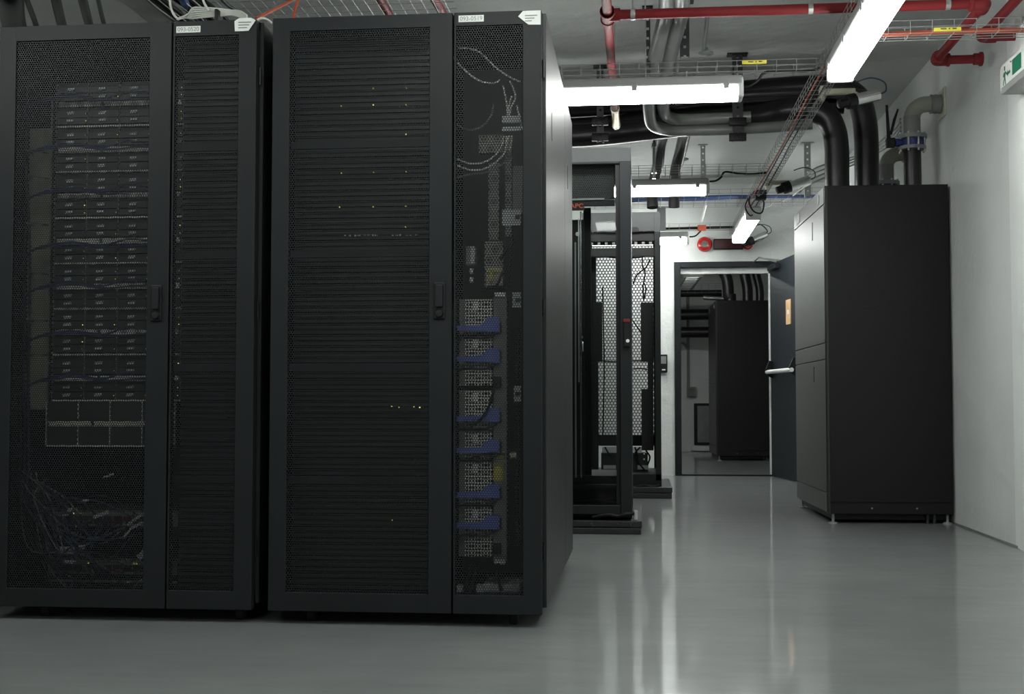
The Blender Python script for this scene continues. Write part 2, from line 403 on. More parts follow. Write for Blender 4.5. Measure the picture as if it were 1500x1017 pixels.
# cables in the trays
def cable(name, pts, r, m, label, cat='cable', group=None, seg=8, n=8):
    q = MB(); q.tube(pts, r, seg, n); return tag(q.build(name, m), label, cat, group)
cable('cable', [(-.2, 11.3, 2.56)] + [(x, 11.22 + random.uniform(-.03, .03), 2.567 + random.uniform(-.004, .008)) for x in (.1, .4, .7, 1.0, 1.3, 1.6)] + [(1.86, 11.25, 2.57)], .016, 'blue_tray', 'thick blue cable bundle lying in the wide tray before the far wall')
cable('cable', [(-.2, 11.1, 2.555), (.3, 11.12, 2.557), (.8, 11.08, 2.56), (1.3, 11.14, 2.558), (1.86, 11.1, 2.556)], .013, 'blue_tray', 'thinner blue cable bundle along the front of the wide tray')
cable('cable', [(-.5, 12.45, 2.475), (.2, 12.45, 2.473), (.6, 12.45, 2.476), (.95, 12.45, 2.48)], .013, 'black', 'thick black cable in the thin tray above the alarm bell')
cable('cable', [(1.07, 5.98, 2.478), (1.25, 5.98, 2.475), (1.5, 5.975, 2.478), (1.72, 5.985, 2.478), (1.80, 5.99, 2.478)], .013, 'orange', 'orange cable bundle in the wire tray by the right wall')
cable('cable', [S(1086, 125, 6.5) + Vector((.0, 0, .0)), S(1096, 127, 6.5), S(1110, 118, 6.5), S(1121, 106, 6.5), S(1150, 104, 6.48), S(1180, 104, 6.48), S(1202, 100, 6.48)], .0065, 'black', 'black flex from the nearest crosswise batten light up into its tray', group='black flexes feeding the batten lights')
cable('cable', [S(1037, 266, 9.45), S(1048, 265, 9.45), S(1056, 260, 9.45), S(1062, 252, 9.45), S(1080, 254, 9.45), S(1100, 255, 9.45), S(1124, 253, 9.45)], .0075, 'black', 'black flex from the middle crosswise batten light up into its tray', group='black flexes feeding the batten lights')
cable('cable', [S(1008, 347, 12.45), S(1018, 346, 12.45), S(1025, 340, 12.45), S(1027, 337, 12.45)], .0075, 'black', 'short black flex from the farthest crosswise batten light', group='black flexes feeding the batten lights')
cable('cable', [S(1105, 328, 11.9), S(1116, 330, 12.2), S(1124, 339, 12.5), S(1118, 346, 12.6), S(1110, 349, 12.6)], .006, 'black', 'thin black cable looping from the slanting light to the far camera')
for k, (xx, zz) in enumerate(((.955, 2.455), (.985, 2.458), (1.02, 2.454))):
    cable('cable', [(xx + random.uniform(-.008, .008), y, zz + random.uniform(0, .006)) for y in (3.2, 4.5, 5.8, 7, 8.2, 9.4, 10.6, 11.6, 12.8)], .0055, ('orange', 'black', 'black')[k],
          ('thin orange cable lying along the left of the aisle tray', 'thin black cable along the middle of the aisle tray', 'thin black cable along the right of the aisle tray')[k])
tag(MB().box(*S(1087, 94, 6.40), *(S(1123, 88, 6.40) + Vector((0, .003, 0)))).build('warning_tag', 'yellow'), 'yellow tag fixed on the tray above the nearest crosswise batten light', 'label', 'yellow tags on the wire trays')
tag(MB().box(*S(1368, 46, 5.90), *(S(1408, 39.5, 5.90) + Vector((0, .003, 0)))).build('warning_tag', 'yellow'), 'yellow tag fixed on the tray by the right wall', 'label', 'yellow tags on the wire trays')
for o in [q for q in C.objects if q.name.startswith('warning_tag')]:
    q = MB()
    for k, (a, b_) in enumerate(((.2, .42), (.5, .56), (.64, .8))):
        q.box(-.055 + .12 * a, -.0025, .008, -.055 + .12 * b_, -.0018, .014)
    q.build('tag_print', 'ink', o, True)
tag(MB().box(*S(1022, 338, 12.36), *(S(1034.5, 329.5, 12.36) + Vector((0, .03, 0))), .006).build('junction_box', 'orange'), 'small orange box on the black cable above the alarm bell', 'junction box')

# ---------------------------------------------------------------- red pipes
RZ, RY = 2.583, 5.90
def seg_pipe(q, pts, r, seg=18):
    for a, b_ in zip(pts, pts[1:]): q.tube([a, b_], r, seg, 1)
xL, xR = S(890, 15, RY).x, S(1443, 15, RY).x
e = thing('fire_pipe', 'red pipe network crossing under the ceiling with tee and elbows at both ends', 'pipe', (xL, RY, RZ - .03))
q = MB(); q.tube([(xL, RY, RZ), (xR, RY, RZ)], .0235, 20, 1); q.build('pipe_run', 'red', e)
q = MB(); q.tube([(xL, 3.8, RZ), (xL, 8.25, RZ)], .0225, 20, 1); q.build('pipe_run', 'red', e)
q = MB(); q.tube([(xR, RY, RZ), (xR, 6.86, RZ)], .0235, 20, 1); q.build('pipe_run', 'red', e)
q = MB(); q.tube([(xR, 6.86, RZ), (1.84, 6.86, RZ)], .0235, 20, 1); q.build('pipe_run', 'red', e)
q = MB(); q.tube([(xL, RY - .06, RZ), (xL, RY + .07, RZ)], .031, 20, 1); q.tube([(xL, RY, RZ), (xL + .06, RY, RZ)], .031, 20, 1)
for yy in (RY - .06, RY + .055): q.cyl((xL, yy, RZ), (xL, yy + .015, RZ), .036)
q.build('tee_fitting', 'red', e)
for (cx, cy, a, b_) in ((xR, RY, (-1, 0), (0, 1)), (xR, 6.86, (0, -1), (1, 0))):
    q = MB(); q.tube([(cx + a[0] * .06, cy + a[1] * .06, RZ), (cx + a[0] * .025, cy + a[1] * .025, RZ), (cx + (a[0] + b_[0]) * .004, cy + (a[1] + b_[1]) * .004, RZ), (cx + b_[0] * .025, cy + b_[1] * .025, RZ), (cx + b_[0] * .06, cy + b_[1] * .06, RZ)], .032, 20, 6)
    q.lathe((cx + a[0] * .07, cy + a[1] * .07, RZ), (a[0], a[1], 0), [(-.015, .031), (-.012, .036), (.0, .036), (.002, .025)], 20)
    q.lathe((cx + b_[0] * .07, cy + b_[1] * .07, RZ), (b_[0], b_[1], 0), [(-.015, .031), (-.012, .036), (.0, .036), (.002, .025)], 20)
    q.build('elbow_fitting', 'red', e)
q = MB(); q.lathe((1.80, 6.86, RZ), (1, 0, 0), [(0, .024), (.0, .031), (.03, .031), (.031, .038), (.045, .038), (.045, .01)], 20); q.build('end_coupling', 'red', e)
q = MB(); q.cyl((xL, 7.78, RZ), (xL, 8.27, RZ), .026); q.build('brass_sleeve', 'brass', e)
for yy in (7.79, 8.262):
    q = MB(); q.cyl((xL, yy - .006, RZ), (xL, yy + .006, RZ), .029); q.build('clamp_ring', 'steel', e)
for px in (927, 1187, 1388):
    x = S(px, 15, RY).x; q = MB()
    q.cyl((x - .011, RY, RZ), (x + .011, RY, RZ), .0275); q.box(x - .006, RY - .036, RZ - .008, x + .006, RY - .026, RZ + .008)
    q.tube([(x, RY, RZ + .02), (x, RY, CZ - .001)], .004, 8, 1); q.build('pipe_clamp', 'steel', e)
e2 = thing('fire_pipe', 'separate red pipe slanting in at the top right corner beside the right wall', 'pipe', (1.83, 6.2, RZ - .05))
q = MB(); y2 = 6.6; p1 = S(1437, 55, 6.45)
q.tube([(p1.x, 3.9, p1.z), (p1.x, 6.45, p1.z)], .0235, 18, 1); q.tube([(p1.x, 6.44, p1.z), (1.90, 6.44, p1.z)], .0235, 18, 1); q.build('pipe_run', 'red', e2)
q = MB(); q.tube([(p1.x, 6.36, p1.z), (p1.x, 6.42, p1.z), (p1.x + .02, 6.44, p1.z), (p1.x + .07, 6.44, p1.z)], .031, 18, 6); q.build('elbow_fitting', 'red', e2)
tag(MB().cyl((S(900, 48, 7.3).x, 7.3, 2.60), (S(900, 48, 7.3).x, 7.3, CZ), .004).build('threaded_rod', 'steel'), 'thin dark drop rod right of the red branch pipe', 'rod')

# ---------------------------------------------------------------- insulated pipes over the cooling unit
def pipe(name, pts, r, m, label, seg=22, n=10, group=None, cat='pipe'):
    q = MB(); q.tube(pts, r, seg, n); return tag(q.build(name, m), label, cat, group)
TOPZ = 2.085
P = [(-1.6, 8.95, 2.86), (-.45, 8.85, 2.86), (.3, 8.70, 2.866), (1.0, 8.55, 2.872), (1.22, 8.5, 2.868), (1.37, 8.49, 2.85), (1.465, 8.48, 2.78), (1.505, 8.47, 2.66), (1.52, 8.47, 2.5), (1.52, 8.47, 2.3), (1.52, 8.47, TOPZ)]
P = [Vector(p) for p in P]
P1 = pipe('insulated_pipe', P, .080, 'rubber', 'outer thick black insulated pipe that bends down into the right cooling unit', group='thick black insulated pipes')
Q = [(-1.6, 8.72, 2.60), (-.45, 8.70, 2.61), (.1, 8.60, 2.63), (.8, 8.45, 2.665), (1.00, 8.36, 2.678), (1.13, 8.32, 2.672), (1.235, 8.30, 2.62), (1.285, 8.30, 2.52), (1.30, 8.30, 2.4), (1.30, 8.30, 2.25), (1.30, 8.30, TOPZ)]
pipe('insulated_pipe', Q, .079, 'rubber', 'inner thick black insulated pipe bending down near the cooling unit\'s left edge', group='thick black insulated pipes')
pipe('insulated_pipe', [(.25, 8.22, 2.70), (.7, 8.18, 2.745), (1.2, 8.14, 2.74), (1.4, 8.16, 2.735), (1.5, 8.24, 2.73)], .030, 'rubber', 'slim black insulated pipe running level in front of the thick ones', 16)
pipe('insulated_pipe', [(-1.6, 8.95, 2.72), (-.45, 8.88, 2.72), (.2, 8.78, 2.74), (.8, 8.7, 2.76), (1.2, 8.62, 2.77), (1.4, 8.6, 2.76)], .06, 'rubber', 'black insulated pipe tucked behind, between the two thick ones', 16)
A_ = [S(971, -120, 4.9), S(974, -50, 5.6), S(977, 0, 6.2), S(973, 28, 6.6), S(964, 66, 6.95), S(955, 100, 7.25), S(951, 135, 7.5), S(951, 165, 7.75), S(956, 183, 7.95), S(975, 190, 8.15), S(1010, 191, 8.22), S(1060, 190, 8.22), S(1120, 187, 8.22), S(1190, 182, 8.2)]
pipe('insulated_pipe', A_, lambda t: .042 - .006 * t, 'gloss_pipe', 'left of the two shiny black pipes dropping from the ceiling behind the nearest crosswise light', 20, 10, 'slim pipes dropping at centre')
B_ = [S(994, -120, 4.9), S(997, -50, 5.6), S(999, 0, 6.2), S(996, 28, 6.62), S(987, 62, 6.98), S(978, 100, 7.28), S(973, 135, 7.52), S(972, 158, 7.75), S(977, 170, 7.95), S(994, 175, 8.12), S(1040, 174, 8.18), S(1100, 171, 8.16)]
pipe('insulated_pipe', B_, lambda t: .042 - .006 * t, 'gloss_pipe', 'right of the two shiny black pipes dropping from the ceiling behind the nearest crosswise light', 20, 10, 'slim pipes dropping at centre')
for (x0_, pts) in ((0, [(.20, 9.0, 2.72), (.17, 9.4, 2.68), (.16, 9.75, 2.60), (.12, 10.0, 2.45), (.12, 10.0, 2.3)]), (1, [(.35, 9.0, 2.72), (.33, 9.5, 2.66), (.30, 9.8, 2.56), (.29, 9.95, 2.42), (.29, 10.0, 2.3)])):
    pipe('insulated_pipe', pts, .045, 'rubber', ('left', 'right')[x0_] + ' of two short black pipes sloping down behind the middle crosswise light', 16, 8, 'short sloping black pipes')
# strut posts
def strut(x, y, z0, z1, label, w=.045, material='black', group='slotted hanger struts'):
    t = thing('hanger_strut', label, 'hanger', (x, y, z0), 0, group)
    q = MB(); q.box(-w / 2, -.002, 0, w / 2, 0, z1 - z0); q.box(-w / 2, 0, 0, -w / 2 + .004, .03, z1 - z0); q.box(w / 2 - .004, 0, 0, w / 2, .03, z1 - z0)
    q.build('channel', {'black': 'slots', 'steel': 'slots_pale'}.get(material, material), t, True)
    MB().box(-w, -.03, z1 - z0 - .008, w, .05, z1 - z0).build('top_plate', material, t, True)
    return t
strut(S(1003, 60, 7.0).x, 7.0, SZ(83, 7.0, 1000), CZ, 'black slotted strut right of the shiny dropping pipes', .052)
strut(S(949, 60, 7.0).x, 7.1, SZ(112, 7.1, 950), CZ, 'dark strut left of the shiny dropping pipes', .03)
st1 = strut(S(1081, 150, 8.1).x, 8.12, SZ(206, 8.1, 1082), CZ, 'black strut clamping the thick pipes right of the nearest crosswise light', .066)
st2 = strut(S(879, 150, 8.3).x, 8.32, SZ(208, 8.3, 880), CZ, 'black strut clamping the thick pipes beside the brass-sleeved red pipe', .045)
for px, Y, st in ((1081, 8.1, st1), (879, 8.3, st2)):
    for py in (177, 200):
        p_ = S(px, py, Y - .02); q = MB(); q.box(p_.x - .055, Y - .015, p_.z - .025, p_.x + .055, Y + .02, p_.z + .025, .004); q.lathe((p_.x, Y - .012, p_.z), (0, -1, 0), [(0, .012), (.01, .012), (.012, .004)], 10)
        q.build('pipe_bracket', 'black', st)
strut(S(1178, 262, 11.2).x, 10.97, SZ(290, 11.0, 1178), CZ, 'pale slotted strut holding the blue-cable tray, right', .055, 'steel')
strut(S(1028, 262, 11.2).x, 10.97, SZ(290, 11.0, 1028), CZ, 'pale slotted strut holding the blue-cable tray, left', .04, 'steel')
strut(S(971, 325, 11.6).x, 12.30, SZ(338, 12.3, 970), SZ(303, 12.3, 970), 'short grey post right of the far rack top', .085, 'grey')
q = MB(); q.tube([S(946, 118, 6.9), S(945.5, 40, 6.9), (S(945, 0, 6.9).x, 6.9, CZ)], .004, 8, 1); tag(q.build('threaded_rod', 'chrome'), 'bright threaded rod left of the shiny dropping pipes', 'rod', 'bright rods')
q = MB(); q.tube([S(958, 262, 9.1), S(958, 202, 9.1)], .012, 12, 1); q.cyl(S(958, 216, 9.1), S(958, 210, 9.1), .02); q.cyl(S(958, 254, 9.1), S(958, 249, 9.1), .019)
tag(q.build('steel_pipe', 'chrome'), 'bright upright steel tube between the thick pipes and the middle crosswise light', 'pipe')
q = MB(); q.tube([S(1034, 300, 11.2), S(1028, 324, 11.9)], .010, 10, 1); tag(q.build('support_rod', 'white'), 'short white slanting rod above the orange box', 'rod')
q = MB(); q.tube([S(1031, 78, 7.5) + Vector((0, 0, .02)), S(1036, 35, 7.5) + Vector((.0, -.6, .16))], .012, 10, 1); q.lathe(S(1034, 82, 7.5), (0, 0, 1), [(0, .02), (.012, .045), (.02, .045), (.03, .015), (.05, .014)], 16)
tag(q.build('ceiling_nozzle', 'grey'), 'grey gas nozzle with round rosette right of the slotted strut', 'nozzle', 'ceiling nozzles')
q = MB(); q.tube([S(1000, 232, 10.6) + Vector((0, 0, .02)), S(1004, 205, 10.6) + Vector((.0, -.7, .12))], .014, 10, 1); q.lathe(S(1000, 236, 10.6), (0, 0, 1), [(0, .02), (.012, .05), (.02, .05), (.03, .015), (.05, .014)], 16)
tag(q.build('ceiling_nozzle', 'grey'), 'grey gas nozzle above the middle crosswise light', 'nozzle', 'ceiling nozzles')

# ---------------------------------------------------------------- cameras
def bullet_cam(pt, s, arm_from, label, lens_dir=(-1, -.25, -.35)):
    t = thing('security_camera', label, 'camera', pt, 0, 'bullet cameras hanging by the aisle tray')
    d = Vector(lens_dir).normalized(); c = Vector(pt)
    q = MB(); q.lathe(c - d * .0 * s, -d, [(0, .03 * s), (.0, .034 * s), (.15 * s, .034 * s), (.155 * s, .02 * s)], 20); q.build('camera_body', 'chrome', t)
    q = MB(); q.lathe(c, d, [(-.002, .035 * s), (.0, .042 * s), (.05 * s, .042 * s), (.055 * s, .03 * s), (.10 * s, .026 * s), (.105 * s, .012 * s)], 20); q.build('camera_lens', 'black', t)
    if arm_from is not None:
        a = Vector(arm_from); q = MB(); q.box(a.x, a.y - .02, a.z - .016, c.x + .02, a.y + .02, a.z + .016, .005); q.box(a.x - .03, a.y - .03, a.z - .05, a.x + .0, a.y + .03, a.z + .03, .005)
        q.tube([(c.x, a.y, a.z), c - d * .06], .012, 10, 1); q.build('mounting_arm', 'cream', t)
    q = MB(); tail = c - d * .155 * s; q.tube([tail, tail + Vector((.04, 0, .02)), tail + Vector((.03, .0, .07)), tail + Vector((-.04, .02, .10)), tail + Vector((-.12, .03, .08))], .004, 8); q.build('camera_cable', 'blue', t)
    return t
bullet_cam(S(1252, 147, 7.1), 1.0, S(1208, 135, 7.2), 'silver bullet camera on a cream arm below the large slanting light', (-1, -.35, -.30))
bullet_cam(S(1157, 273, 9.9), 1.1, S(1127, 268, 9.95), 'silver bullet camera on an arm left of the right cooling unit top', (-1, -.2, -.35))
bullet_cam(S(1103, 352, 12.5), 1.0, None, 'dark bullet camera over the red lamp above the doorway', (-1, -.2, -.45))

e = thing('cable_junction_box', 'small dark box under the aisle tray just before the small slanting light', 'junction box', S(1117, 290, 10.4))
c = S(1114, 285, 10.4)
MB().box(c.x - .045, c.y - .05, c.z - .045, c.x + .045, c.y + .05, c.z + .035, .006).build('box_case', 'black', e)
q = MB(); q.lathe((c.x - .02, c.y - .05, c.z - .01), (0, -1, 0), [(0, .014), (.02, .014), (.022, .008)], 12); q.build('box_gland', 'grey', e)
cable('cable', [c + Vector((-.05, .0, .03)), c + Vector((-.09, .05, -.04)), c + Vector((-.05, .1, -.12)), c + Vector((.02, .15, -.13)), c + Vector((.04, .12, -.06)), c + Vector((.02, .06, -.03))], .007, 'black', 'black cable looping under the aisle tray by the small dark box')
cable('cable', [c + Vector((-.06, .2, .04)), c + Vector((-.10, .28, -.05)), c + Vector((-.06, .34, -.12)), c + Vector((-.02, .42, -.10))], .006, 'black', 'short black flex dropping from the aisle tray to the small slanting light')
# ---------------------------------------------------------------- far wall devices
c = S(1032, 358.5, FY)
e = thing('alarm_bell', 'round red alarm bell with grey hub above the doorway', 'alarm bell', (c.x, FY, c.z - .08))
q = MB(); q.lathe((c.x, FY, c.z), (0, -1, 0), [(0, .03), (.02, .03), (.022, .078), (.035, .078), (.055, .066), (.062, .045), (.063, .0)], 32); q.build('gong', 'red_gloss', e)
q = MB(); q.lathe((c.x, FY - .062, c.z), (0, -1, 0), [(0, .034), (.004, .034), (.005, .0)], 24); q.build('hub_disc', 'pdu', e)
a, b_ = S(1045, 366.5, FY), S(1088, 350.5, FY)
e = thing('warning_display', 'long dark red warning display beside the alarm bell', 'display', ((a.x + b_.x) / 2, FY, a.z))
MB().box(a.x, FY - .055, a.z, b_.x, FY, b_.z, .004).build('display_case', 'black', e)
MB().box(a.x + .008, FY - .058, a.z + .012, b_.x - .008, FY - .054, b_.z - .012, .001).build('display_window', 'darkred', e)
c = S(1095, 358.5, FY)
e = thing('beacon_lamp', 'small red domed beacon lamp at the right end of the warning display', 'lamp', (c.x, FY, c.z - .05))
q = MB(); q.lathe((c.x, FY, c.z), (0, -1, 0), [(0, .052), (.02, .052), (.02, .044), (.045, .042), (.07, .03), (.078, .0)], 24); q.build('beacon_dome', 'red_gloss', e)
a, b_ = S(966.5, 546, FY), S(977.5, 519.5, FY)
e = thing('card_reader', 'black card reader on the far wall left of the doorway', 'card reader', ((a.x + b_.x) / 2, FY, a.z))
MB().box(a.x, FY - .045, a.z, b_.x, FY, b_.z, .008).build('reader_case', 'black', e)
MB().box(a.x + .012, FY - .048, a.z + .09, b_.x - .012, FY - .044, b_.z - .02, .001).build('reader_screen', 'grey', e)
MB().box(a.x + .022, FY - .048, a.z + .022, b_.x - .022, FY - .044, a.z + .034).build('reader_mark', 'white', e)

# ---------------------------------------------------------------- exit sign on the right wall
sx = WX - .055
top, bot = S(1465, 110, 6.35), S(1465, 145, 6.35)
dY = 6.35; z1 = EYE + (592 - 110) * dY / F; z0 = EYE + (592 - 147) * dY / F
XS = S(1465.5, 120, dY).x
e = thing('exit_sign', 'white and green emergency exit sign with running man on the right wall', 'sign', (XS, dY, z0))
MB().box(XS, 5.75, z0 + .012, XS + .004, dY, z1, .001).build('sign_plate', 'white', e)
MB().box(XS - .012, 5.75, z0 - .022, WX - .036, dY - .05, z0 + .012, .004).build('sign_housing', 'housing', e)
zc = (z0 + z1) / 2; h = (z1 - z0)
def sg(u, v): return (dY - u, z0 + v)
q = MB(); X_ = XS - .0012
q.lathe((X_, dY - .075, z0 + h * .78), (1, 0, 0), [(0, .0), (0, .0085), (.001, .0085)], 14)
for poly in ([(.062, .58), (.090, .62), (.083, .40), (.066, .40)], [(.070, .42), (.083, .42), (.060, .26), (.052, .16), (.044, .18), (.052, .30)], [(.068, .40), (.084, .42), (.092, .16), (.083, .14), (.078, .32)], [(.062, .60), (.070, .56), (.054, .44), (.048, .50)], [(.084, .62), (.090, .56), (.104, .46), (.108, .52)]):
    q.prism([sg(u, v * h * 1.1) for u, v in poly], 'x', X_, X_ + .001)
q.build('running_man', 'green', e)
q = MB(); q.prism([sg(.118, h * .47), sg(.165, h * .47), sg(.165, h * .57), sg(.118, h * .57)], 'x', X_, X_ + .001); q.prism([sg(.108, h * .52), sg(.125, h * .40), sg(.125, h * .64)], 'x', X_, X_ + .001); q.build('arrow', 'green', e)
q = MB(); q.prism([sg(.20, h * .28), sg(.34, h * .28), sg(.34, h * .86), sg(.20, h * .86)], 'x', X_, X_ + .001); q.build('door_pictogram', 'green', e)
q = MB(); q.tube([(XS - .004, dY - .08, z1 - .02), (WX, dY - .08, z1 - .02)], .004, 8, 1); q.tube([(XS - .004, dY - .18, z1 - .02), (WX, dY - .18, z1 - .02)], .004, 8, 1); q.build('standoff', 'brass', e)

# ---------------------------------------------------------------- wall pipes with blue valves
def valve_pipe(Y, xw, zel, label, lever):
    X = xw
    e = thing('valve_pipe', label, 'pipe', (X, Y, TOPZ), 0, 'wall pipes with blue valves')
    zf = zel - .245
    q = MB(); q.tube([(X, Y, TOPZ), (X, Y, zf - .04)], .054, 20, 1); q.build('insulated_riser', 'rubber', e)
    q = MB(); q.lathe((X, Y, zf - .045), (0, 0, 1), [(0, .06), (.0, .085), (.022, .085), (.022, .06), (.07, .058), (.07, .09), (.095, .09), (.095, .05)], 28); q.build('valve_flange', 'grey', e)
    q = MB(); q.lathe((X, Y, zf - .02), (0, 0, 1), [(0, .07), (.042, .07)], 24); q.tube([(X, Y, zf), (X - .11, Y - .02, zf)], .026, 14, 1); q.build('valve_body', 'blue_paint', e)
    q = MB()
    for k in range(8):
        a = k * PI / 4 + .3; q.cyl((X + .078 * math.cos(a), Y + .078 * math.sin(a), zf - .06), (X + .078 * math.cos(a), Y + .078 * math.sin(a), zf + .062), .007, 8)
    q.build('flange_bolt_ring', 'steel', e)
    q = MB(); q.tube([(X, Y, zf + .05), (X, Y, zel - .075)], .052, 24, 1); q.build('grey_collar', 'pvc_grey', e)
    q = MB(); R = .09
    q.tube([(X, Y, zel - .10), (X, Y, zel - R)] + [(X + R - R * math.cos(t), Y, zel - R + R * math.sin(t)) for t in (.39, .78, 1.18, 1.57)] + [(X + R + .03, Y, zel)], .050, 24, 4); q.build('elbow', 'pvc', e)
    q = MB(); q.tube([(X + .10, Y, zel), (WX, Y, zel)], .045, 20, 1); q.build('stub_pipe', 'pvc', e)
    q = MB(); q.lathe((X + .115, Y, zel), (1, 0, 0), [(0, .05), (0, .062), (.015, .058), (.03, .062), (.045, .058), (.06, .062), (.06, .05)], 20); q.build('pipe_coupling', 'pvc_grey', e)
    MB().box(WX - .012, Y - .09, zel - .09, WX, Y + .09, zel + .09, .004).build('wall_plate', 'cream', e)
    if lever:
        q = MB(); q.prism([(X - .16, zf - .01), (X - .135, zf - .01), (X - .152, zf + .24), (X - .166, zf + .24)], 'y', Y - .03, Y - .022)
        q.prism([(X - .145, zf + .05), (X - .128, zf + .05), (X - .105, zf + .14), (X - .085, zf + .21), (X - .094, zf + .215), (X - .12, zf + .15)], 'y', Y - .03, Y - .022)
        q.box(X - .165, Y - .04, zf - .03, X - .11, Y, zf + .03, .006); q.build('valve_lever', 'black', e)
valve_pipe(8.05, S(1336, 200, 8.05).x, SZ(153, 8.05, 1350), 'pipe rising through a blue valve to a green-grey elbow at the wall, nearest', True)
valve_pipe(8.92, S(1298, 240, 8.92).x, SZ(226, 8.92, 1300), 'second valve pipe with elbow, behind on top of the cooling unit', False)

# conduits along the right wall behind the cooling unit
for k in range(4):
    cable('conduit', [S(1142 + k * 4, 296 + k * 0, 12.0), S(1160 + 5 * k, 288 - 3 * k, 11.2), S(1183 + 3 * k, 272 - 8 * k, 10.4), (WX - .16, 9.75 + .1 * k, 2.62 + .03 * k), (WX - .05, 9.35, 2.65 + .03 * k), (WX - .045, 9.1, 2.68 + .03 * k)], .007, 'wire', 'thin grey conduit sweeping along the wall behind the cooling unit', 'conduit', 'thin grey conduits behind the cooling unit', 8)

# ---------------------------------------------------------------- overhead stuff above the left racks
e = thing('cable_ladder', 'light grey cable trunking slanting above the left rack, carrying black cables', 'cable tray', (-2.2, 5.2, 2.42))
pa, pb = S(184, 0, 5.3), S(246, 32, 5.3)
x1_ = S(222, 0, 5.6).x
def ray_x(px, py, z):  # x and y where the survey line meets height z
    v = S(px, py, 1.0) - Vector((0, 0, EYE)); t = (z - EYE) / v.z; return v * t + Vector((0, 0, EYE))
a1, a2 = ray_x(176, 0, 2.45), ray_x(213, 0, 2.45)
MB().box(a1.x, 4.2, 2.45, a2.x, 6.6, 2.452).build('ladder_floor', 'white', e)
MB().box(a1.x - .003, 4.2, 2.45, a1.x, 6.6, 2.49).build('side_rail', 'housing', e)
MB().box(a2.x, 4.2, 2.45, a2.x + .003, 6.6, 2.49).build('side_rail', 'housing', e)
for k in range(15):
    xx = a2.x + .012 + k * .0145
    cable('cable', [(xx + random.uniform(-.01, .01), y, 2.47 + random.uniform(-.01, .015)) for y in (4.2, 4.6, 5.0, 5.4, 5.8, 6.3)], .008, 'black', 'black cable in the dense bundle right of the grey trunking', 'cable', 'black cables right of the grey trunking')
    if k % 3 == 0: cable('cable', [(xx + .012 + random.uniform(-.012, .012), y, 2.449 + random.uniform(-.003, .003)) for y in (4.6, 4.8, 5.0, 5.2, 5.4, 5.6, 6.0)], .0022, 'white_cable', 'thin pale wire among the black cables right of the grey trunking', 'cable', 'pale wires right of the grey trunking')
cable('cable', [ray_x(262, -20, 2.5), ray_x(268, -2, 2.46), ray_x(278, 8, 2.52), ray_x(300, -30, 2.56)], .02, 'blue_tray', 'dark blue cable coil peeping in above the white cable bundle')
for k, (p0, p1, r) in enumerate((((14, -10), (20, 34), .055), ((36, -8), (52, 34), .012), ((80, -8), (90, 34), .022), ((119, -8), (130, 34), .020), ((142, -8), (152, 34), .010))):
    a, b_ = S(p0[0], p0[1], 5.0), S(p1[0], p1[1], 5.5); pass
    a2_ = S(p0[0] - 9, p0[1] - 25, 4.93); c_ = S(p1[0] + 16, 85, 5.9)
    pipe('insulated_pipe', [a2_, a, b_, c_], r, 'rubber', ('thickest black pipe, in the top left corner above the left rack', 'thin black pipe right beside the thickest one in the top left corner', 'black pipe in the middle of the five above the left rack', 'black pipe second from the right of the five above the left rack', 'thin black pipe rightmost of the five above the left rack')[k], 16, 8, 'black pipes above the left rack')
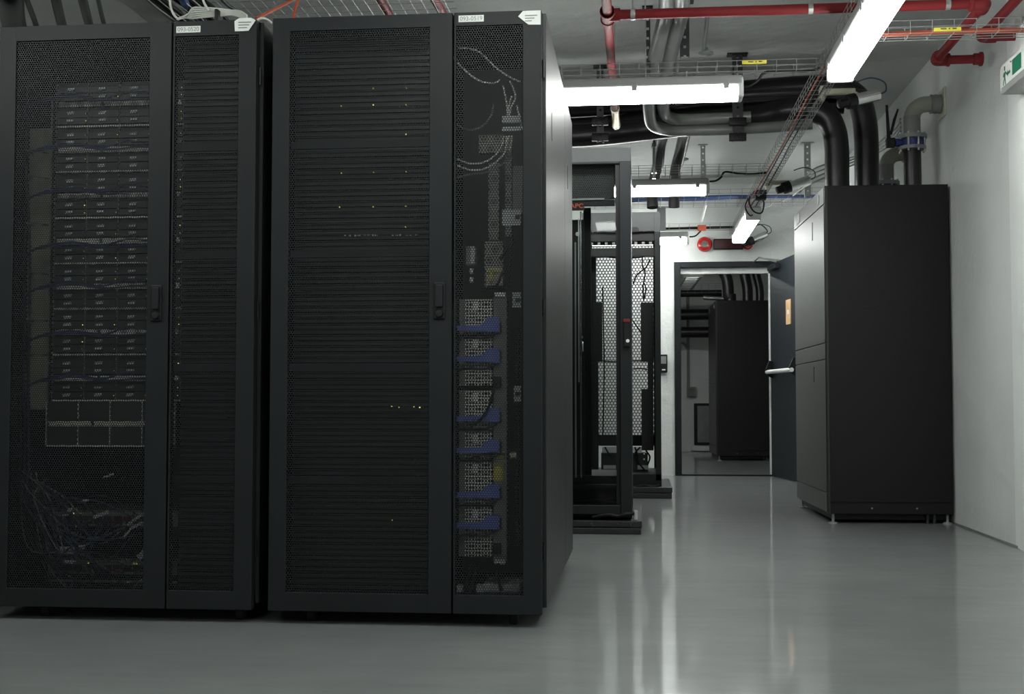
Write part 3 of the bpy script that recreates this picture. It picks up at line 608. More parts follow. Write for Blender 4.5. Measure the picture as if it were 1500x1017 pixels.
# ---------------------------------------------------------------- big dark double racks
RY0 = 4.092; RD = 1.70; RH = 2.04
def big_rack(dx, label, wide_label_left=True, tagtxt='', pent=1):
    xl, xs, xr = -1.229 + dx, -.6105 + dx, -.315 + dx
    e = thing('server_rack', label, 'rack', ((xl + xr) / 2, RY0 + RD / 2, 0), 0, 'big dark perforated server racks')
    z0 = .062
    q = MB()
    q.box(xl, RY0 + .03, z0, xr, RY0 + RD, z0 + .03)
    q.box(xl, RY0 + .03, RH - .03, xr, RY0 + RD, RH)
    for xx in (xl, xr - .03): q.box(xx, RY0 + .03, z0, xx + .03, RY0 + .08, RH)
    q.box(xl, RY0 + RD - .03, z0, xr, RY0 + RD, RH)
    q.build('rack_frame', 'rack_in', e)
    for xx, s in ((xl, -1), (xr, 1)):
        for (ya, yb) in ((RY0 + .045, RY0 + 1.12), (RY0 + 1.126, RY0 + RD)):
            q = MB(); q.box(xx - .012 if s < 0 else xx - .003, ya, z0 + .0, xx + .003 if s < 0 else xx + .012, yb, RH + .002, .0015, 1); p = q.build('side_panel', 'rack_side', e)
            ym = ya + .28 if yb - ya > .8 else ya + .2
            q = MB(); q.prism([(ym + .022 * math.cos(t), RH - .32 + .022 * math.sin(t) + (.03 if math.sin(t) > 0 else -.03)) for t in [2 * PI * k / 20 for k in range(20)]], 'x', xx + s * .0125 - .0006, xx + s * .0125 + .0006)
            q.build('panel_slot', 'black', p)
    # door leaves
    for (a, b_, ma, mb_, nm) in ((xl, xs - .003, xl + .060, xl + .539, 'wide'), (xs + .003, xr, xs + .010, xr - .062, 'narrow')):
        q = MB(); y0, y1 = RY0, RY0 + .035; zb, zt, mzb, mzt = .045, RH, .106, RH - (.052 if pent == 1 else .046)
        q.box(a, y0, zb, ma, y1, zt, .0015, 1); q.box(mb_, y0, zb, b_, y1, zt, .0015, 1)
        q.box(ma - .002, y0 + .0003, zb, mb_ + .002, y1, mzb, .001, 1); q.box(ma - .002, y0 + .0003, mzt, mb_ + .002, y1, zt, .001, 1)
        d = q.build('door_leaf', 'rack', e)
        MB().box(ma, y0 + .006, mzb, mb_, y0 + .0072, mzt).build('perforated_mesh', 'perf', d)
        if (nm == 'wide') != (pent == 1):
            for py in (212, 372, 538, 703):
                zc = SZ(py, RY0 + .03, 520); MB().box(ma, y0 + .022, zc - .013, mb_, y0 + .032, zc + .013, .001, 1).build('door_crossbar', 'rack', d)
        if nm == 'wide':
            hx = b_ - .041; hz = SZ(440, RY0)
            q = MB(); q.box(hx - .020, y0 - .006, hz - .062, hx + .020, y0 + .002, hz + .062, .004); h = q.build('handle_plate', 'black', d)
            q = MB(); q.box(hx - .013, y0 - .018, hz - .022, hx + .013, y0 - .004, hz + .054, .004); q.build('swing_handle', 'rack', h)
            q = MB(); q.lathe((hx, y0 - .004, hz - .042), (0, -1, 0), [(0, .014), (.008, .014), (.012, .011), (.013, .003)], 20); q.build('lock_barrel', 'rack', h)
        for hz in (.25, 1.05, 1.85):
            xx = a if nm == 'wide' else b_
            q = MB(); q.cyl((xx + (-.004 if nm == 'wide' else .004), y0 + .03, hz - .03), (xx + (-.004 if nm == 'wide' else .004), y0 + .03, hz + .03), .004, 8); q.build('hinge', 'black', d)
    # casters
    for (cx_, cy_) in ((xl + (.17 if pent == 1 else .13), RY0 + .08), (xr - (.06 if pent == 1 else .10), RY0 + .08), (xl + .13, RY0 + RD - .1), (xr - .10, RY0 + RD - .1)):
        q = MB(); q.box(cx_ - .035, cy_ - .03, .050, cx_ + .035, cy_ + .03, .064); q.box(cx_ - .022, cy_ - .02, .03, cx_ - .018, cy_ + .02, .055); q.box(cx_ + .018, cy_ - .02, .03, cx_ + .022, cy_ + .02, .055); c = q.build('caster', 'black', e)
        q = MB(); q.lathe((cx_ - .014, cy_, .026), (1, 0, 0), [(0, .0), (0, .022), (.004, .026), (.024, .026), (.028, .022), (.028, 0)], 20); q.build('wheel', 'rack_in', c)
    # stickers and a folded paper tag
    if tagtxt:
        lx = xs + (.014 if pent == 1 else .018); sz = RH - (.040 if pent == 1 else .033); p_ = MB().box(lx, RY0 - .0012, sz, lx + .085, RY0 - .0002, sz + .022).build('name_sticker', 'label', e)
        text('sticker_text', tagtxt, 'inkgrey', p_, (lx + .0425, RY0 - .0016, sz + .0105), .020)
        pts = [(344, 46), (364, 45), (374.5, 29.5), (368, 26), (350, 26.5), (343.5, 31)] if pent == 1 else [(759, 24), (766, 16), (792, 15), (792, 36), (774, 36)]
        poly = [(S(px, py, RY0 - .004).x, S(px, py, RY0 - .004).z) for px, py in pts]
        q = MB(); q.prism(poly, 'y', RY0 - .004, RY0 - .003); t_ = q.build('paper_tag', 'label', e)
        q = MB()
        for k in range(3):
            a, b__ = S((349, 769)[pent - 1], (32, 22)[pent - 1] + 4 * k, RY0 - .005), S((368 - 3 * k, 787 - 4 * k)[pent - 1], (33, 23)[pent - 1] + 4 * k, RY0 - .005); q.box(a.x, RY0 - .0048, b__.z, b__.x, RY0 - .004, a.z)
        q.build('tag_print', 'inkgrey', t_)

    return e, xl, xs, xr
ra = big_rack(-.971, 'big dark server rack at the left edge, blade servers glowing behind its wide perforated door', True, '093-0520', 1)
rn = big_rack(-1.99, 'big dark server rack standing just beyond the left edge of view', True, '', 2)
rb = big_rack(0, 'big dark server rack left of the aisle, blue handles behind its narrow door', True, '093-0519', 2)

# ---------------------------------------------------------------- rack A: chassis with blades
YF = 4.26
xc0 = S(79, 400, YF).x; pitch_x = (S(172, 400, YF).x - xc0) / 2
HC = SZ(320, YF, 150) - SZ(387.3, YF, 150)
def make_chassis(bays=True, nm='blade_chassis'):
    W = pitch_x * 4
    t = thing(nm, 'x', 'server', (0, 0, 0), 0, 'blade chassis in the left rack')
    MB().box(0, .012, 0, W, .70, HC - .002).build('chassis_case', 'rack_in', t, True)
    MB().box(0, 0, 0, W, .02, .0065).build('bottom_lip', 'strip', t, True)
    mz = HC * .5
    q = MB(); q.box(.01, -.004, mz - .010, W - .005, .02, mz + .010, .002, 1); q.build('cooling_strip', 'strip', t, True)
    q = MB(); q.box(W * .36, -.0055, mz - .0075, W * .38, -.003, mz + .0075); q.build('strip_screw', 'black', t, True)
    for k in range(5): MB().box(pitch_x * k - .0012, -.001, .006, pitch_x * k + .0012, .012, HC - .003).build('divider', 'pdu' if bays else 'silver', t, True)
    if bays:
        rows = [.012, HC * .5 - .034, HC * .5 + .014, HC - .031]; bh = .0275
        rows = [.010, .0365, mz + .0145, mz + .0405]
        for r_, z in enumerate(rows):
            for k in range(4):
                x0 = pitch_x * k + .003; x1 = pitch_x * (k + 1) - .003
                b_ = MB().box(x0, -.001, z, x1, .02, z + .0235, .001, 1).build('server_blade', 'blade', t, True)
                xm = x0 + (x1 - x0) * .46
                jz = random.uniform(-.0012, .0012)
                MB().prism([(xm - .013, z + .008 + jz), (xm + .013, z + .010 + jz), (xm + .014, z + .019 + jz), (xm - .012, z + .017 + jz)], 'y', -.007, -.0005).build('pull_badge', 'badge', b_, True)
                if random.random() < .6: MB().box(x1 - .0055, -.003, z + .010, x1 - .003, -.0005, z + .0125).build('status_light', 'led', b_, True)
    return t
names = ['topmost', 'second from the top', 'third from the top', 'fourth from the top', 'fourth from the bottom among those with blades', 'third from the bottom among those with blades', 'second from the bottom among those with blades', 'lowest with blades, right above the empty one']
protos = [make_chassis(), make_chassis(), make_chassis()]
yline = [185.5, 252.5, 320, 387, 453.5, 520.5, 588.3]
for i, yl in enumerate([185.5, 252.5, 320, 387, 453.5, 520.5, 588.3]):
    o = protos[i] if i < 3 else copy_tree(protos[i % 3])
    o.location = (xc0, YF, SZ(yl, YF, 150)); o['label'] = 'blade chassis in the left rack, ' + ['topmost of the seven filled with blades', 'second from the top', 'third from the top', 'fourth of the seven, in the middle', 'third from the bottom of the filled seven', 'second from the bottom of the filled seven', 'lowest of the filled seven'][i]
t = make_chassis(False); t.location = (xc0 - .02, YF, SZ(655, YF, 150)); t['label'] = 'empty chassis with bare bays under the seven filled ones in the left rack'
for k in range(4):
    MB().box(pitch_x * k + .004, .002, .010, pitch_x * (k + 1) - .004, .02, HC * .5 - .012).build('blank_bay', 'blade', t, True)
    MB().box(pitch_x * k + .004, .002, HC * .5 + .012, pitch_x * (k + 1) - .004, .02, HC - .006).build('blank_bay', 'blade', t, True)
# vertical cable manager at the left of the blades
a, b_ = S(42, 190, YF + .06), S(74, 600, YF + .06)
e = thing('cable_manager', 'olive upright cable panel left of the blade chassis', 'cable manager', ((a.x + b_.x) / 2, YF + .06, b_.z))
MB().box(a.x, YF + .05, b_.z, b_.x, YF + .07, a.z, .002).build('back_plate', 'olive', e)
for py in (225, 262, 330, 402, 470, 520): 
    q = MB(); p = S(58, py, YF + .04); q.tube([(p.x - .03, YF + .05, p.z), (p.x - .03, YF + .0, p.z + .003), (p.x + .03, YF + .0, p.z - .003), (p.x + .03, YF + .05, p.z)], .003, 8, 1); q.build('cable_ring', 'pdu', e)
MB().box(b_.x + .003, YF + .02, b_.z, b_.x + .010, YF + .08, a.z + .1).build('mounting_rail', 'pdu', e)
# blue patch cables sweeping over the blades
for i, (py, amp) in enumerate(((142, 10), (213, 8), (278, 12), (357, 10), (416, 8), (487, 9), (552, 12))):
    for j in range(2):
        pts = [S(30, py + 40 + 6 * j, YF + .0), S(42, py + 14, YF - .02), S(70, py + 2 + 3 * j, YF - .04), S(110, py - amp * .2 + 3 * j, YF - .035), S(150, py + 3 + 3 * j, YF - .03), S(185, py + (4 if j else -6), YF - .03), S(222, py - 4 + 5 * j, YF - .02)]
        cable('patch_cable', pts, .0035, 'blue', 'dark blue patch cable draped across the left rack\'s blades', 'cable', 'dark blue patch cables across the blades', 6, 6)
# left vertical bundle
for j in range(6):
    x_ = 26 + j * 3
    cable('patch_cable', [S(x_ + random.uniform(-3, 3), y_, YF + .02) for y_ in (120, 230, 340, 450, 560, 660, 760)], .0045, 'blue' if j % 2 else 'black', 'cable in the dark upright bundle at the far left of the left rack', 'cable', 'upright cable bundle in the left rack', 6, 4)
# bottom gear: switches
def switch(x0, x1, z0, z1, y, label, leds, grp, n=12, facem='rack_in'):
    e = thing('network_switch', label, 'switch', ((x0 + x1) / 2, y, z0), 0, grp)
    MB().box(x0, y, z0, x1, y + .35, z1, .002, 1).build('switch_case', facem, e)
    q = MB(); w = (x1 - x0 - .04) / n
    for k in range(n): q.box(x0 + .02 + w * k + .002, y - .001, z0 + .010, x0 + .02 + w * (k + 1) - .002, y + .001, z1 - .014)
    q.build('port_row', 'black', e)
    for fx in leds: MB().box(x0 + (x1 - x0) * fx, y - .002, z1 - .009, x0 + (x1 - x0) * fx + .0035, y, z1 - .0055).build('status_light', 'led', e)
    return e
xa, xb = S(72, 700, YF + .1).x, S(262, 700, YF + .1).x
switch(xa, xb, SZ(772, YF + .1, 150), SZ(750, YF + .1, 150), YF + .10, 'network switch behind tangled cables in the left rack, upper', (.19, .24), 'network switches in the left rack', 12, 'pdu')
switch(xa, xb, SZ(842, YF + .1, 150), SZ(822, YF + .1, 150), YF + .10, 'network switch behind tangled cables in the left rack, lower', (.31, .66, .68), 'network switches in the left rack', 12, 'pdu')
switch(xa, xb, SZ(872, YF + .1, 150), SZ(850, YF + .1, 150), YF + .10, 'grey box at the very bottom of the left rack', (.62, .70, .74), 'network switches in the left rack', 6, 'grey')
rnd = random.Random(3)
for i in range(34):
    xe = rnd.uniform(85, 222); ye = rnd.choice((762, 764, 832, 836)) + rnd.uniform(-5, 5)
    xs_ = rnd.uniform(60, 120); bow = rnd.uniform(15, 70)
    pts = [S(rnd.uniform(30, 70), rnd.uniform(690, 720), YF + .02), S(xs_ - 25, ye - rnd.uniform(0, 40), YF - .03), S((xs_ + xe) / 2 - 10, ye + bow * rnd.choice((-.5, 1)), YF - rnd.uniform(.03, .08)), S(xe - 5, ye + rnd.uniform(4, 14), YF - .01), S(xe, ye, YF + .09)]
    cable('patch_cable', pts, .0028, rnd.choice(('blue', 'black', 'blue', 'pdu')), 'thin patch cable in the tangle at the bottom of the left rack', 'cable', 'tangled patch cables at the bottom of the left rack', 6, 7)
for i, (px, py, ang, ln, w) in enumerate(((97, 750, .45, 24, 5), (96, 753, .1, 18, 5), (124, 734, .25, 14, 4), (149, 754, .35, 26, 5), (200, 760, .6, 34, 4), (205, 768, .45, 26, 4), (98, 806, .0, 28, 12), (121, 802, .1, 9, 7), (103, 823, -.1, 22, 5), (209, 812, .8, 16, 9), (160, 697, .3, 18, 3), (188, 780, .9, 18, 3))):
    c = S(px, py, YF - .05); L_ = ln * 4.2 / F / 2; W_ = w * 4.2 / F / 2
    q = MB(); q.prism([(c.x + u * math.cos(ang) - v * math.sin(ang), c.z + u * math.sin(ang) + v * math.cos(ang)) for u, v in ((-L_, -W_), (L_, -W_), (L_, W_), (-L_, W_))], 'y', YF - .056, YF - .053)
    tag(q.build('cable_label', 'badge'), 'pale paper cable label in the tangle at the bottom of the left rack', 'label', 'cable labels in the tangle')
for i, (px, py) in enumerate(((180, 762), (176, 835))):
    c = S(px, py, YF - .03); q = MB(); q.tube([S(px - 14, py + 4, YF), c, S(px + 16, py - 6, YF)], .004, 8); tag(q.build('patch_cable', 'red'), ('upper' if i == 0 else 'lower') + ' dark red patch cable in the tangle of the left rack', 'cable')
# narrow column in rack A / B : ridged drive units
def ridged_unit(x0, x1, z0, z1, y, label, grp, nr, leds=(), m='rack_in', name='server_unit'):
    e = thing(name, label, 'server', ((x0 + x1) / 2, y, z0), 0, grp)
    MB().box(x0, y + .012, z0, x1, y + .65, z1).build('unit_case', m, e)
    q = MB(); dz = (z1 - z0) / nr
    for k in range(nr):
        q.box(x0, y, z0 + dz * k + .003, x1, y + .016, z0 + dz * (k + 1) - .003, .002, 1)
    q.build('louvre_panel', 'rack_side', e)
    for (lx, lz) in leds: MB().box(lx - .0018, y - .004, lz - .0018, lx + .0018, y + .001, lz + .0018).build('status_light', 'led', e)
    return e
YG = 4.24
def zz(y): return SZ(y, YG, 520)
xA0, xA1 = S(266, 400, YG).x, S(352, 400, YG).x
edges = [48, 212, 372, 536, 700, 868]
ords = ['topmost', 'second from the top', 'middle', 'second from the bottom', 'lowest']
for i in range(5):
    ridged_unit(xA0, xA1, zz(edges[i + 1] - 2), zz(edges[i] + 2), YG, 'ridged dark unit behind the left rack\'s narrow door, ' + ords[i], 'ridged units in the left rack', 19)
q = MB()
for j, py in enumerate((570, 577, 584, 597, 602, 611, 638, 645, 652, 664, 681, 717, 722, 760, 768, 800, 811)):
    a, b_ = S(300 + (j * 7) % 11, py, YG - .006), S(332, py + 1.2, YG - .006); q.box(a.x, YG - .006, b_.z, b_.x, YG - .002, a.z)
tag(q.build('label_strip_column', 'blue'), 'column of short bluish label strips on the ridged units behind the left rack\'s narrow door', 'label')
ledpx = {0: [(547, 130), (595, 129), (500, 156), (547, 154), (595, 154), (595, 197)], 1: [(547, 253), (594.5, 252), (500, 254), (498, 303.5), (546.5, 303), (594, 302), (594, 333)], 3: [(574, 595), (584, 597), (606, 596), (615, 597)], 4: [(574, 762)]}
xB0, xB1 = S(430, 400, YG).x, S(650, 400, YG).x
for i in range(5):
    ridged_unit(xB0, xB1, zz(edges[i + 1] - 3), zz(edges[i] + 3), YG, 'ridged server enclosure left of the aisle, ' + ords[i] + ' of five', 'ridged server enclosures in the rack left of the aisle', 19, [(S(px, py, YG).x, S(px, py, YG).z) for px, py in ledpx.get(i, [])], name='server_enclosure')
q = MB()
for px in (505, 512, 521, 526, 534, 540, 547, 551, 575, 581, 586, 596, 602, 610):
    c = S(px, 344 + (px % 3) * .6, YG - .008); q.box(c.x - .004, YG - .01, c.z - .0025, c.x + .004, YG - .004, c.z + .0025)
tag(q.build('connector_row', 'badge'), 'row of tiny pale connectors across the second enclosure left of the aisle', 'connector')

# ---------------------------------------------------------------- rack B narrow bay: power supplies etc.
YN = 4.25
def NX(px): return S(px, 500, YN).x
def NZ(py): return SZ(py, YN, 715)
ords6 = ['topmost', 'second from the top', 'third from the top', 'third from the bottom', 'second from the bottom', 'lowest']
bounds = [(438, 490), (492, 566), (572, 630), (632, 674), (676, 740), (742, 817)]
hy = [476, 521, 608, 654, 719, 764]
for i, ((ya, yb), h_) in enumerate(zip(bounds, hy)):
    e = thing('power_supply', 'silver power supply with blue handle behind the narrow door, ' + ords6[i], 'power supply', ((NX(680) + NX(721)) / 2, YN, NZ(yb)), 0, 'silver power supplies')
    MB().box(NX(672), YN + .01, NZ(yb), NX(722), YN + .5, NZ(ya), .001, 1).build('supply_case', 'pdu', e)
    MB().box(NX(681), YN, NZ(yb) + .002, NX(721.5), YN + .012, NZ(ya) - .002).build('front_grille', 'psu', e)
    MB().box(NX(693), YN - .0012, NZ(ya + 17), NX(700), YN, NZ(ya + 4)).build('rating_label', 'silver', e)
    q = MB(); q.prism([(NX(666), NZ(h_ + 9)), (NX(733), NZ(h_ + 10.5)), (NX(733), NZ(h_ - 10)), (NX(717), NZ(h_ - 10)), (NX(706), NZ(h_ + 1)), (NX(666), NZ(h_ + 2))], 'y', YN - .028, YN - .012)
    q.build('release_handle', 'blue_handle', e)
    q = MB(); q.tube([(NX(672), YN - .01, NZ(h_ + 22)), (NX(690), YN - .03, NZ(h_ + 19)), (NX(712), YN - .03, NZ(h_ + 20)), (NX(728), YN - .02, NZ(h_ + 12))], .004, 8); q.build('power_lead', 'black', e)
e = thing('power_strip', 'upright grey power distribution strip beside the blue-handled supplies', 'power strip', (NX(733), YN, NZ(825)))
MB().box(NX(723), YN - .008, NZ(824), NX(743), YN + .05, NZ(434), .002, 1).build('strip_body', 'pdu', e)
for py in (432, 822): MB().box(NX(725), YN - .014, NZ(py + 4), NX(741), YN - .006, NZ(py - 3), .001, 1).build('end_cap', 'silver', e)
for py in (560, 803, 480, 523, 611, 656, 722, 767): MB().box(NX(723.5), YN - .022, NZ(py + 8), NX(735), YN - .006, NZ(py - 8), .002, 1).build('outlet_plug', 'black', e)
for (ya, yb) in ((661, 672), (678, 704)): MB().box(NX(723), YN - .0095, NZ(yb), NX(738), YN - .008, NZ(ya)).build('caution_label', 'tag_yel', e)
e = rb[0]
MB().box(NX(713), YN + .04, NZ(350), NX(729), YN + .06, NZ(236), .001, 1).build('punched_plate', 'bracket', e)
MB().box(NX(738), YN + .04, NZ(345), NX(748), YN + .06, NZ(196), .001, 1).build('punched_plate', 'bracket', e)
MB().box(NX(749), YN + .045, NZ(310), NX(764), YN + .06, NZ(240), .001, 1).build('grey_plate', 'pdu', e)
MB().box(NX(708), YN + .03, NZ(420), NX(736), YN + .05, NZ(352), .001, 1).build('punched_plate', 'bracket', e)
MB().box(NX(700), YN + .02, NZ(222), NX(738), YN + .05, NZ(196), .001, 1).build('punched_plate', 'bracket', e)
q = MB(); q.box(NX(711), YN + .015, NZ(418), NX(736), YN + .03, NZ(392), .002, 1); q.build('socket_block', 'olive', e)
q = MB(); q.box(NX(717), YN + .005, NZ(412), NX(721), YN + .016, NZ(396)); q.box(NX(713), YN + .005, NZ(398), NX(731), YN + .016, NZ(395)); q.build('brass_bar', 'tag_yel', e)
e = thing('circuit_breaker', 'small pale box with two screws left of the punched bracket', 'electrical box', (NX(689), YN, NZ(415)))
MB().box(NX(682), YN, NZ(388), NX(696), YN + .05, NZ(360), .002, 1).build('breaker_case', 'pdu', e)
MB().box(NX(689), YN - .001, NZ(386), NX(695), YN + .001, NZ(361)).build('breaker_plate', 'badge', e)
for py in (396, 409): MB().box(NX(687), YN + .01, NZ(py + 4), NX(692), YN + .03, NZ(py - 4), .002, 1).build('screw', 'silver', e)
for i, (ya, yb, xa_) in enumerate(((176, 186, 738), (191, 198, 738), (311, 334, 738), (431, 453, 753), (566, 589, 755))):
    q = MB(); q.prism([(NX(xa_), NZ(yb)), (NX(765), NZ(yb)), (NX(765), NZ(ya)), (NX(xa_), NZ(ya))], 'y', YN - .055, YN - .05)
    q.build('cable_clip', 'badge', rb[0])
    if i > 1: MB().box(NX(757), YN - .058, NZ((ya + yb) / 2 + 3), NX(764), YN - .0555, NZ((ya + yb) / 2 - 3)).build('clip_latch', 'black', rb[0])
wc = [
 [(672, 70), (700, 75), (725, 98), (745, 112), (762, 120)], [(664, 84), (682, 104), (702, 118), (722, 122), (733, 117)],
 [(723, 152), (719, 170), (705, 186), (685, 190), (665, 180)], [(746, 118), (755, 140), (748, 160), (746, 176)], [(737, 126), (742, 150), (744, 176)], [(757, 155), (762, 175), (765, 190)], [(750, 140), (745, 160), (750, 176)],
 [(738, 200), (733, 218), (715, 235), (690, 240), (664, 230)], [(742, 200), (738, 225), (715, 245), (690, 249), (664, 240)], [(748, 200), (745, 232), (715, 252), (690, 255), (664, 262)],
 [(746, 198), (743, 208), (741, 218)], [(750, 198), (749, 210), (747, 220)]]
for i, pl in enumerate(wc):
    cable('patch_cable', [S(x, y, YN - .03 - .004 * (i % 3)) for x, y in pl], .0030, 'white_cable' if i not in (2, 9) else 'pdu', 'pale cable looping at the top behind the narrow door', 'cable', 'pale cables behind the narrow door', 6)
for i, pl in enumerate(([(726, 560), (718, 590), (712, 605), (700, 618), (690, 625)], [(733, 380), (745, 362), (756, 352)], [(704, 425), (725, 420), (735, 402), (742, 390)], [(740, 666), (720, 664), (700, 668), (690, 670)], [(750, 345), (748, 380), (744, 420)], [(690, 825), (686, 845), (680, 868)], [(698, 825), (694, 850), (690, 868)], [(760, 480), (758, 560), (760, 640), (757, 720), (760, 800)], [(730, 826), (728, 845), (735, 866)])):
    cable('cable', [S(x, y, YN - .035) for x, y in pl], .006 if i > 4 else .0045, 'black', 'black power cord among the supplies behind the narrow door', 'cable', 'black power cords behind the narrow door', 8)
q = MB(); q.lathe(S(752, 667, YN - .05), (1, 0, .1), [(-.012, .005), (-.010, .011), (.010, .011), (.012, .006)], 12); tag(q.build('cable_gland', 'cream'), 'small pale cable gland right of the yellow caution labels', 'connector')
q = MB()
for (x0_, y0_, x1_2, y1_) in ((669, 858, 678, 868), (697, 858, 708, 868)): 
    a, b_ = S(x0_, y1_, YN), S(x1_2, y0_, YN); q.box(a.x, YN, a.z, b_.x, YN + .03, b_.z, .002, 1)
q.box(NX(705), YN + .02, NZ(870), NX(760), YN + .2, NZ(858), .002, 1)
q.build('metal_bracket', 'badge', rb[0])
# dark inner backs
ridge = MB(); ridge.box(NX(660), YN + .30, .12, NX(768), YN + .32, 1.97); ridge.build('blanking_panel', 'rack_in', rb[0])

# ---------------------------------------------------------------- on top of and between the racks
yt = 4.3; zt = RH
for i in range(6):
    o1 = i * 3.4
    pts = [S(262 - i * .6, 28, yt), S(270 + i, 26 - o1 * .3, yt + .05), S(283, 24 - o1 * .9 + 3, yt + .08), S(300, 25 - o1 * .8, yt + .08), S(320, 24 - o1 * .65, yt + .08), S(338, 22 - o1 * .4, yt + .08), S(352, 25 - o1 * .5, yt + .06), S(362, 28 - i, yt + .03)]
    pts = [Vector((p.x, p.y, max(p.z, zt + .006))) for p in pts]
    cable('network_cable', pts, .0033, 'white_cable', 'white cable in the tied coil on top of the left rack', 'cable', 'white cables in the tied coil', 8)
a, b_ = S(317, 27, yt + .075), S(322.5, 17, yt + .075)
q = MB(); q.box(a.x, yt + .05, zt, b_.x, yt + .11, b_.z + .004, .004); tag(q.build('cable_strap', 'black'), 'black strap around the white cable coil on the left rack', 'strap')
for i, pl in enumerate(([(248, -8), (250, 10), (255, 22), (262, 29)], [(295, -10), (299, 4), (306, 16)])):
    cable('network_cable', [S(x, y, yt + .06) for x, y in pl], .0045, 'white_cable', ('left' if i == 0 else 'right') + ' single white cable hanging into the coil on the left rack', 'cable')
cable('network_cable', [S(376, 30, yt + .02), S(384, 27, yt + .02), S(392, 29, yt + .03), S(398, 34, yt + .04)], .0045, 'white_cable', 'white cable bridging the gap between the two big racks at the top')
cable('network_cable', [S(385, 68, yt + .2), S(388, 76, yt + .2), S(393, 83, yt + .2), S(400, 90, yt + .2)], .0035, 'white_cable', 'thin white cable sagging inside the gap between the racks')
cable('fibre_cable', [S(376, 27, yt + .05), S(388, 21, yt + .1), S(410, 10, yt + .2), S(432, -3, yt + .3), S(450, -20, yt + .4)], .006, 'orange', 'orange cable rising rightwards from the gap between the racks', 'cable', 'orange cables above the racks')
cable('fibre_cable', [S(429, 30, yt + .2), S(432, 15, yt + .25), S(437, -4, yt + .3), S(440, -25, yt + .3)], .0055, 'orange', 'orange cable rising steeply behind the rack left of the aisle', 'cable', 'orange cables above the racks')
for k in range(2):
    cable('fibre_cable', [S(398, 105, yt + .2), S(391 + k, 150, yt + .1), S(385.5 + k * 1.5, 205, yt + .05), S(385 + k, 235, yt + .05), S(389 + k, 262, yt + .07), S(398, 282, yt + .12)], .003, 'orange', 'orange cable hanging in a loop in the gap between the racks', 'cable', 'orange cables in the gap', 8)
cable('cable', [ray_x(318, -8, 2.46), ray_x(332, 6, 2.46), ray_x(345, 16, 2.46), ray_x(370, 40, 2.46)], .008, 'black', 'short black cable crossing the flat wire tray above the left rack')
for k, (xa_, xb_) in enumerate(((549, 566), (630, 646))):
    a, b_ = ray_x(xa_, -12, 2.56), ray_x(xb_ + 4, 22, 2.56)
    q = MB(); q.tube([a, b_], .020, 14, 1); tag(q.build('pipe_stub', 'red'), ('left' if k == 0 else 'right') + ' of two dark red pipes seen through the flat wire tray', 'pipe', 'dark red pipes over the flat tray')

# ---------------------------------------------------------------- rack C: glass door rack on plinth
YC = 7.15; cx1 = S(925, 500, YC).x; cx0 = cx1 - .60; zb = .125; ztc = SZ(216, YC, 900)
def CXp(px, Y=YC): return S(px, 500, Y).x
e = thing('glass_door_rack', 'open server rack with glass door and orange-red logo beside the aisle', 'rack', ((cx0 + cx1) / 2, YC + .5, .075))
rackC = e
q = MB(); q.box(cx0, YC + .04, ztc - .03, cx1, YC + 1.05, ztc, .002, 1); q.box(cx0, YC + .01, ztc - .085, cx1, YC + .05, ztc, .002, 1)
q.box(cx0, YC + .04, zb - .04, cx1, YC + 1.05, zb + .04, .002, 1)
for xx in (cx0, cx1 - .03):
    for yy in (YC + .04, YC + 1.02): q.box(xx, yy, zb, xx + .03, yy + .03, ztc - .02)
q.build('rack_frame', 'rack', e)
MB().box(cx0, YC + .004, ztc - .088, cx1, YC + .012, ztc, .001, 1).build('top_header', 'rack_light', e)
MB().box(cx1 - .004, YC + .06, zb, cx1, YC + 1.05, ztc - .02).build('side_panel', 'rack_side', e)
MB().box(cx0, YC + .06, zb, cx0 + .004, YC + 1.05, ztc - .02).build('side_panel', 'rack_side', e)
d0z, d1z = SZ(748, YC, 900), SZ(238, YC, 900)
q = MB(); q.box(CXp(908.5), YC - .035, d0z - .02, cx1, YC, d1z, .003, 1); q.box(cx0, YC - .035, d0z - .02, cx0 + .05, YC, d1z, .003, 1); q.box(cx0 + .05, YC - .03, d0z - .02, CXp(908.5), YC, d0z + .03, .002, 1); q.box(cx0 + .05, YC - .03, d1z - .012, CXp(908.5), YC, d1z, .002, 1)
door = q.build('door_frame', 'rack', e)
MB().box(CXp(902.5), YC - .012, d0z, CXp(908.5), YC, d1z - .012).build('inner_stile', 'black', door)
MB().box(cx0 + .05, YC - .008, d0z + .03, CXp(903), YC - .003, d1z - .012).build('glass_pane', 'glass', door)
a, b_ = S(913.5, 508, YC - .04), S(922.5, 467, YC - .04)
q = MB(); q.box(a.x, YC - .055, a.z, b_.x, YC - .034, b_.z, .004); h = q.build('door_handle', 'black', door)
MB().box(a.x, YC - .058, b_.z - .018, b_.x, YC - .054, b_.z - .004).build('handle_badge', 'red', h)
q = MB(); c = S(919.5, 499.5, YC - .055); q.lathe(c, (0, -1, 0), [(0, .010), (.003, .010), (.004, .004)], 16); q.build('lock_button', 'white', h)
t_ = thing('vented_blank', 'black perforated panel at the top inside the glass-door rack', 'panel', ((cx0 + CXp(900)) / 2, YC + .1, SZ(296, YC + .1, 870)))
MB().box(cx0 + .04, YC + .09, SZ(292, YC + .1, 870), CXp(901, YC + .1), YC + .12, SZ(240, YC + .1, 870), .002, 1).build('perforated_plate', 'perf_top', t_)
MB().box(cx0 + .04, YC + .085, SZ(292.7, YC + .1, 870), CXp(886, YC + .1), YC + .09, SZ(291.3, YC + .1, 870)).build('edge_strip', 'badge', t_)
q = MB(); q.box(cx0 + .04, YC + .10, SZ(301, YC + .1, 870), CXp(901, YC + .1), YC + .14, SZ(293, YC + .1, 870)); q.build('lower_rail', 'black', t_)
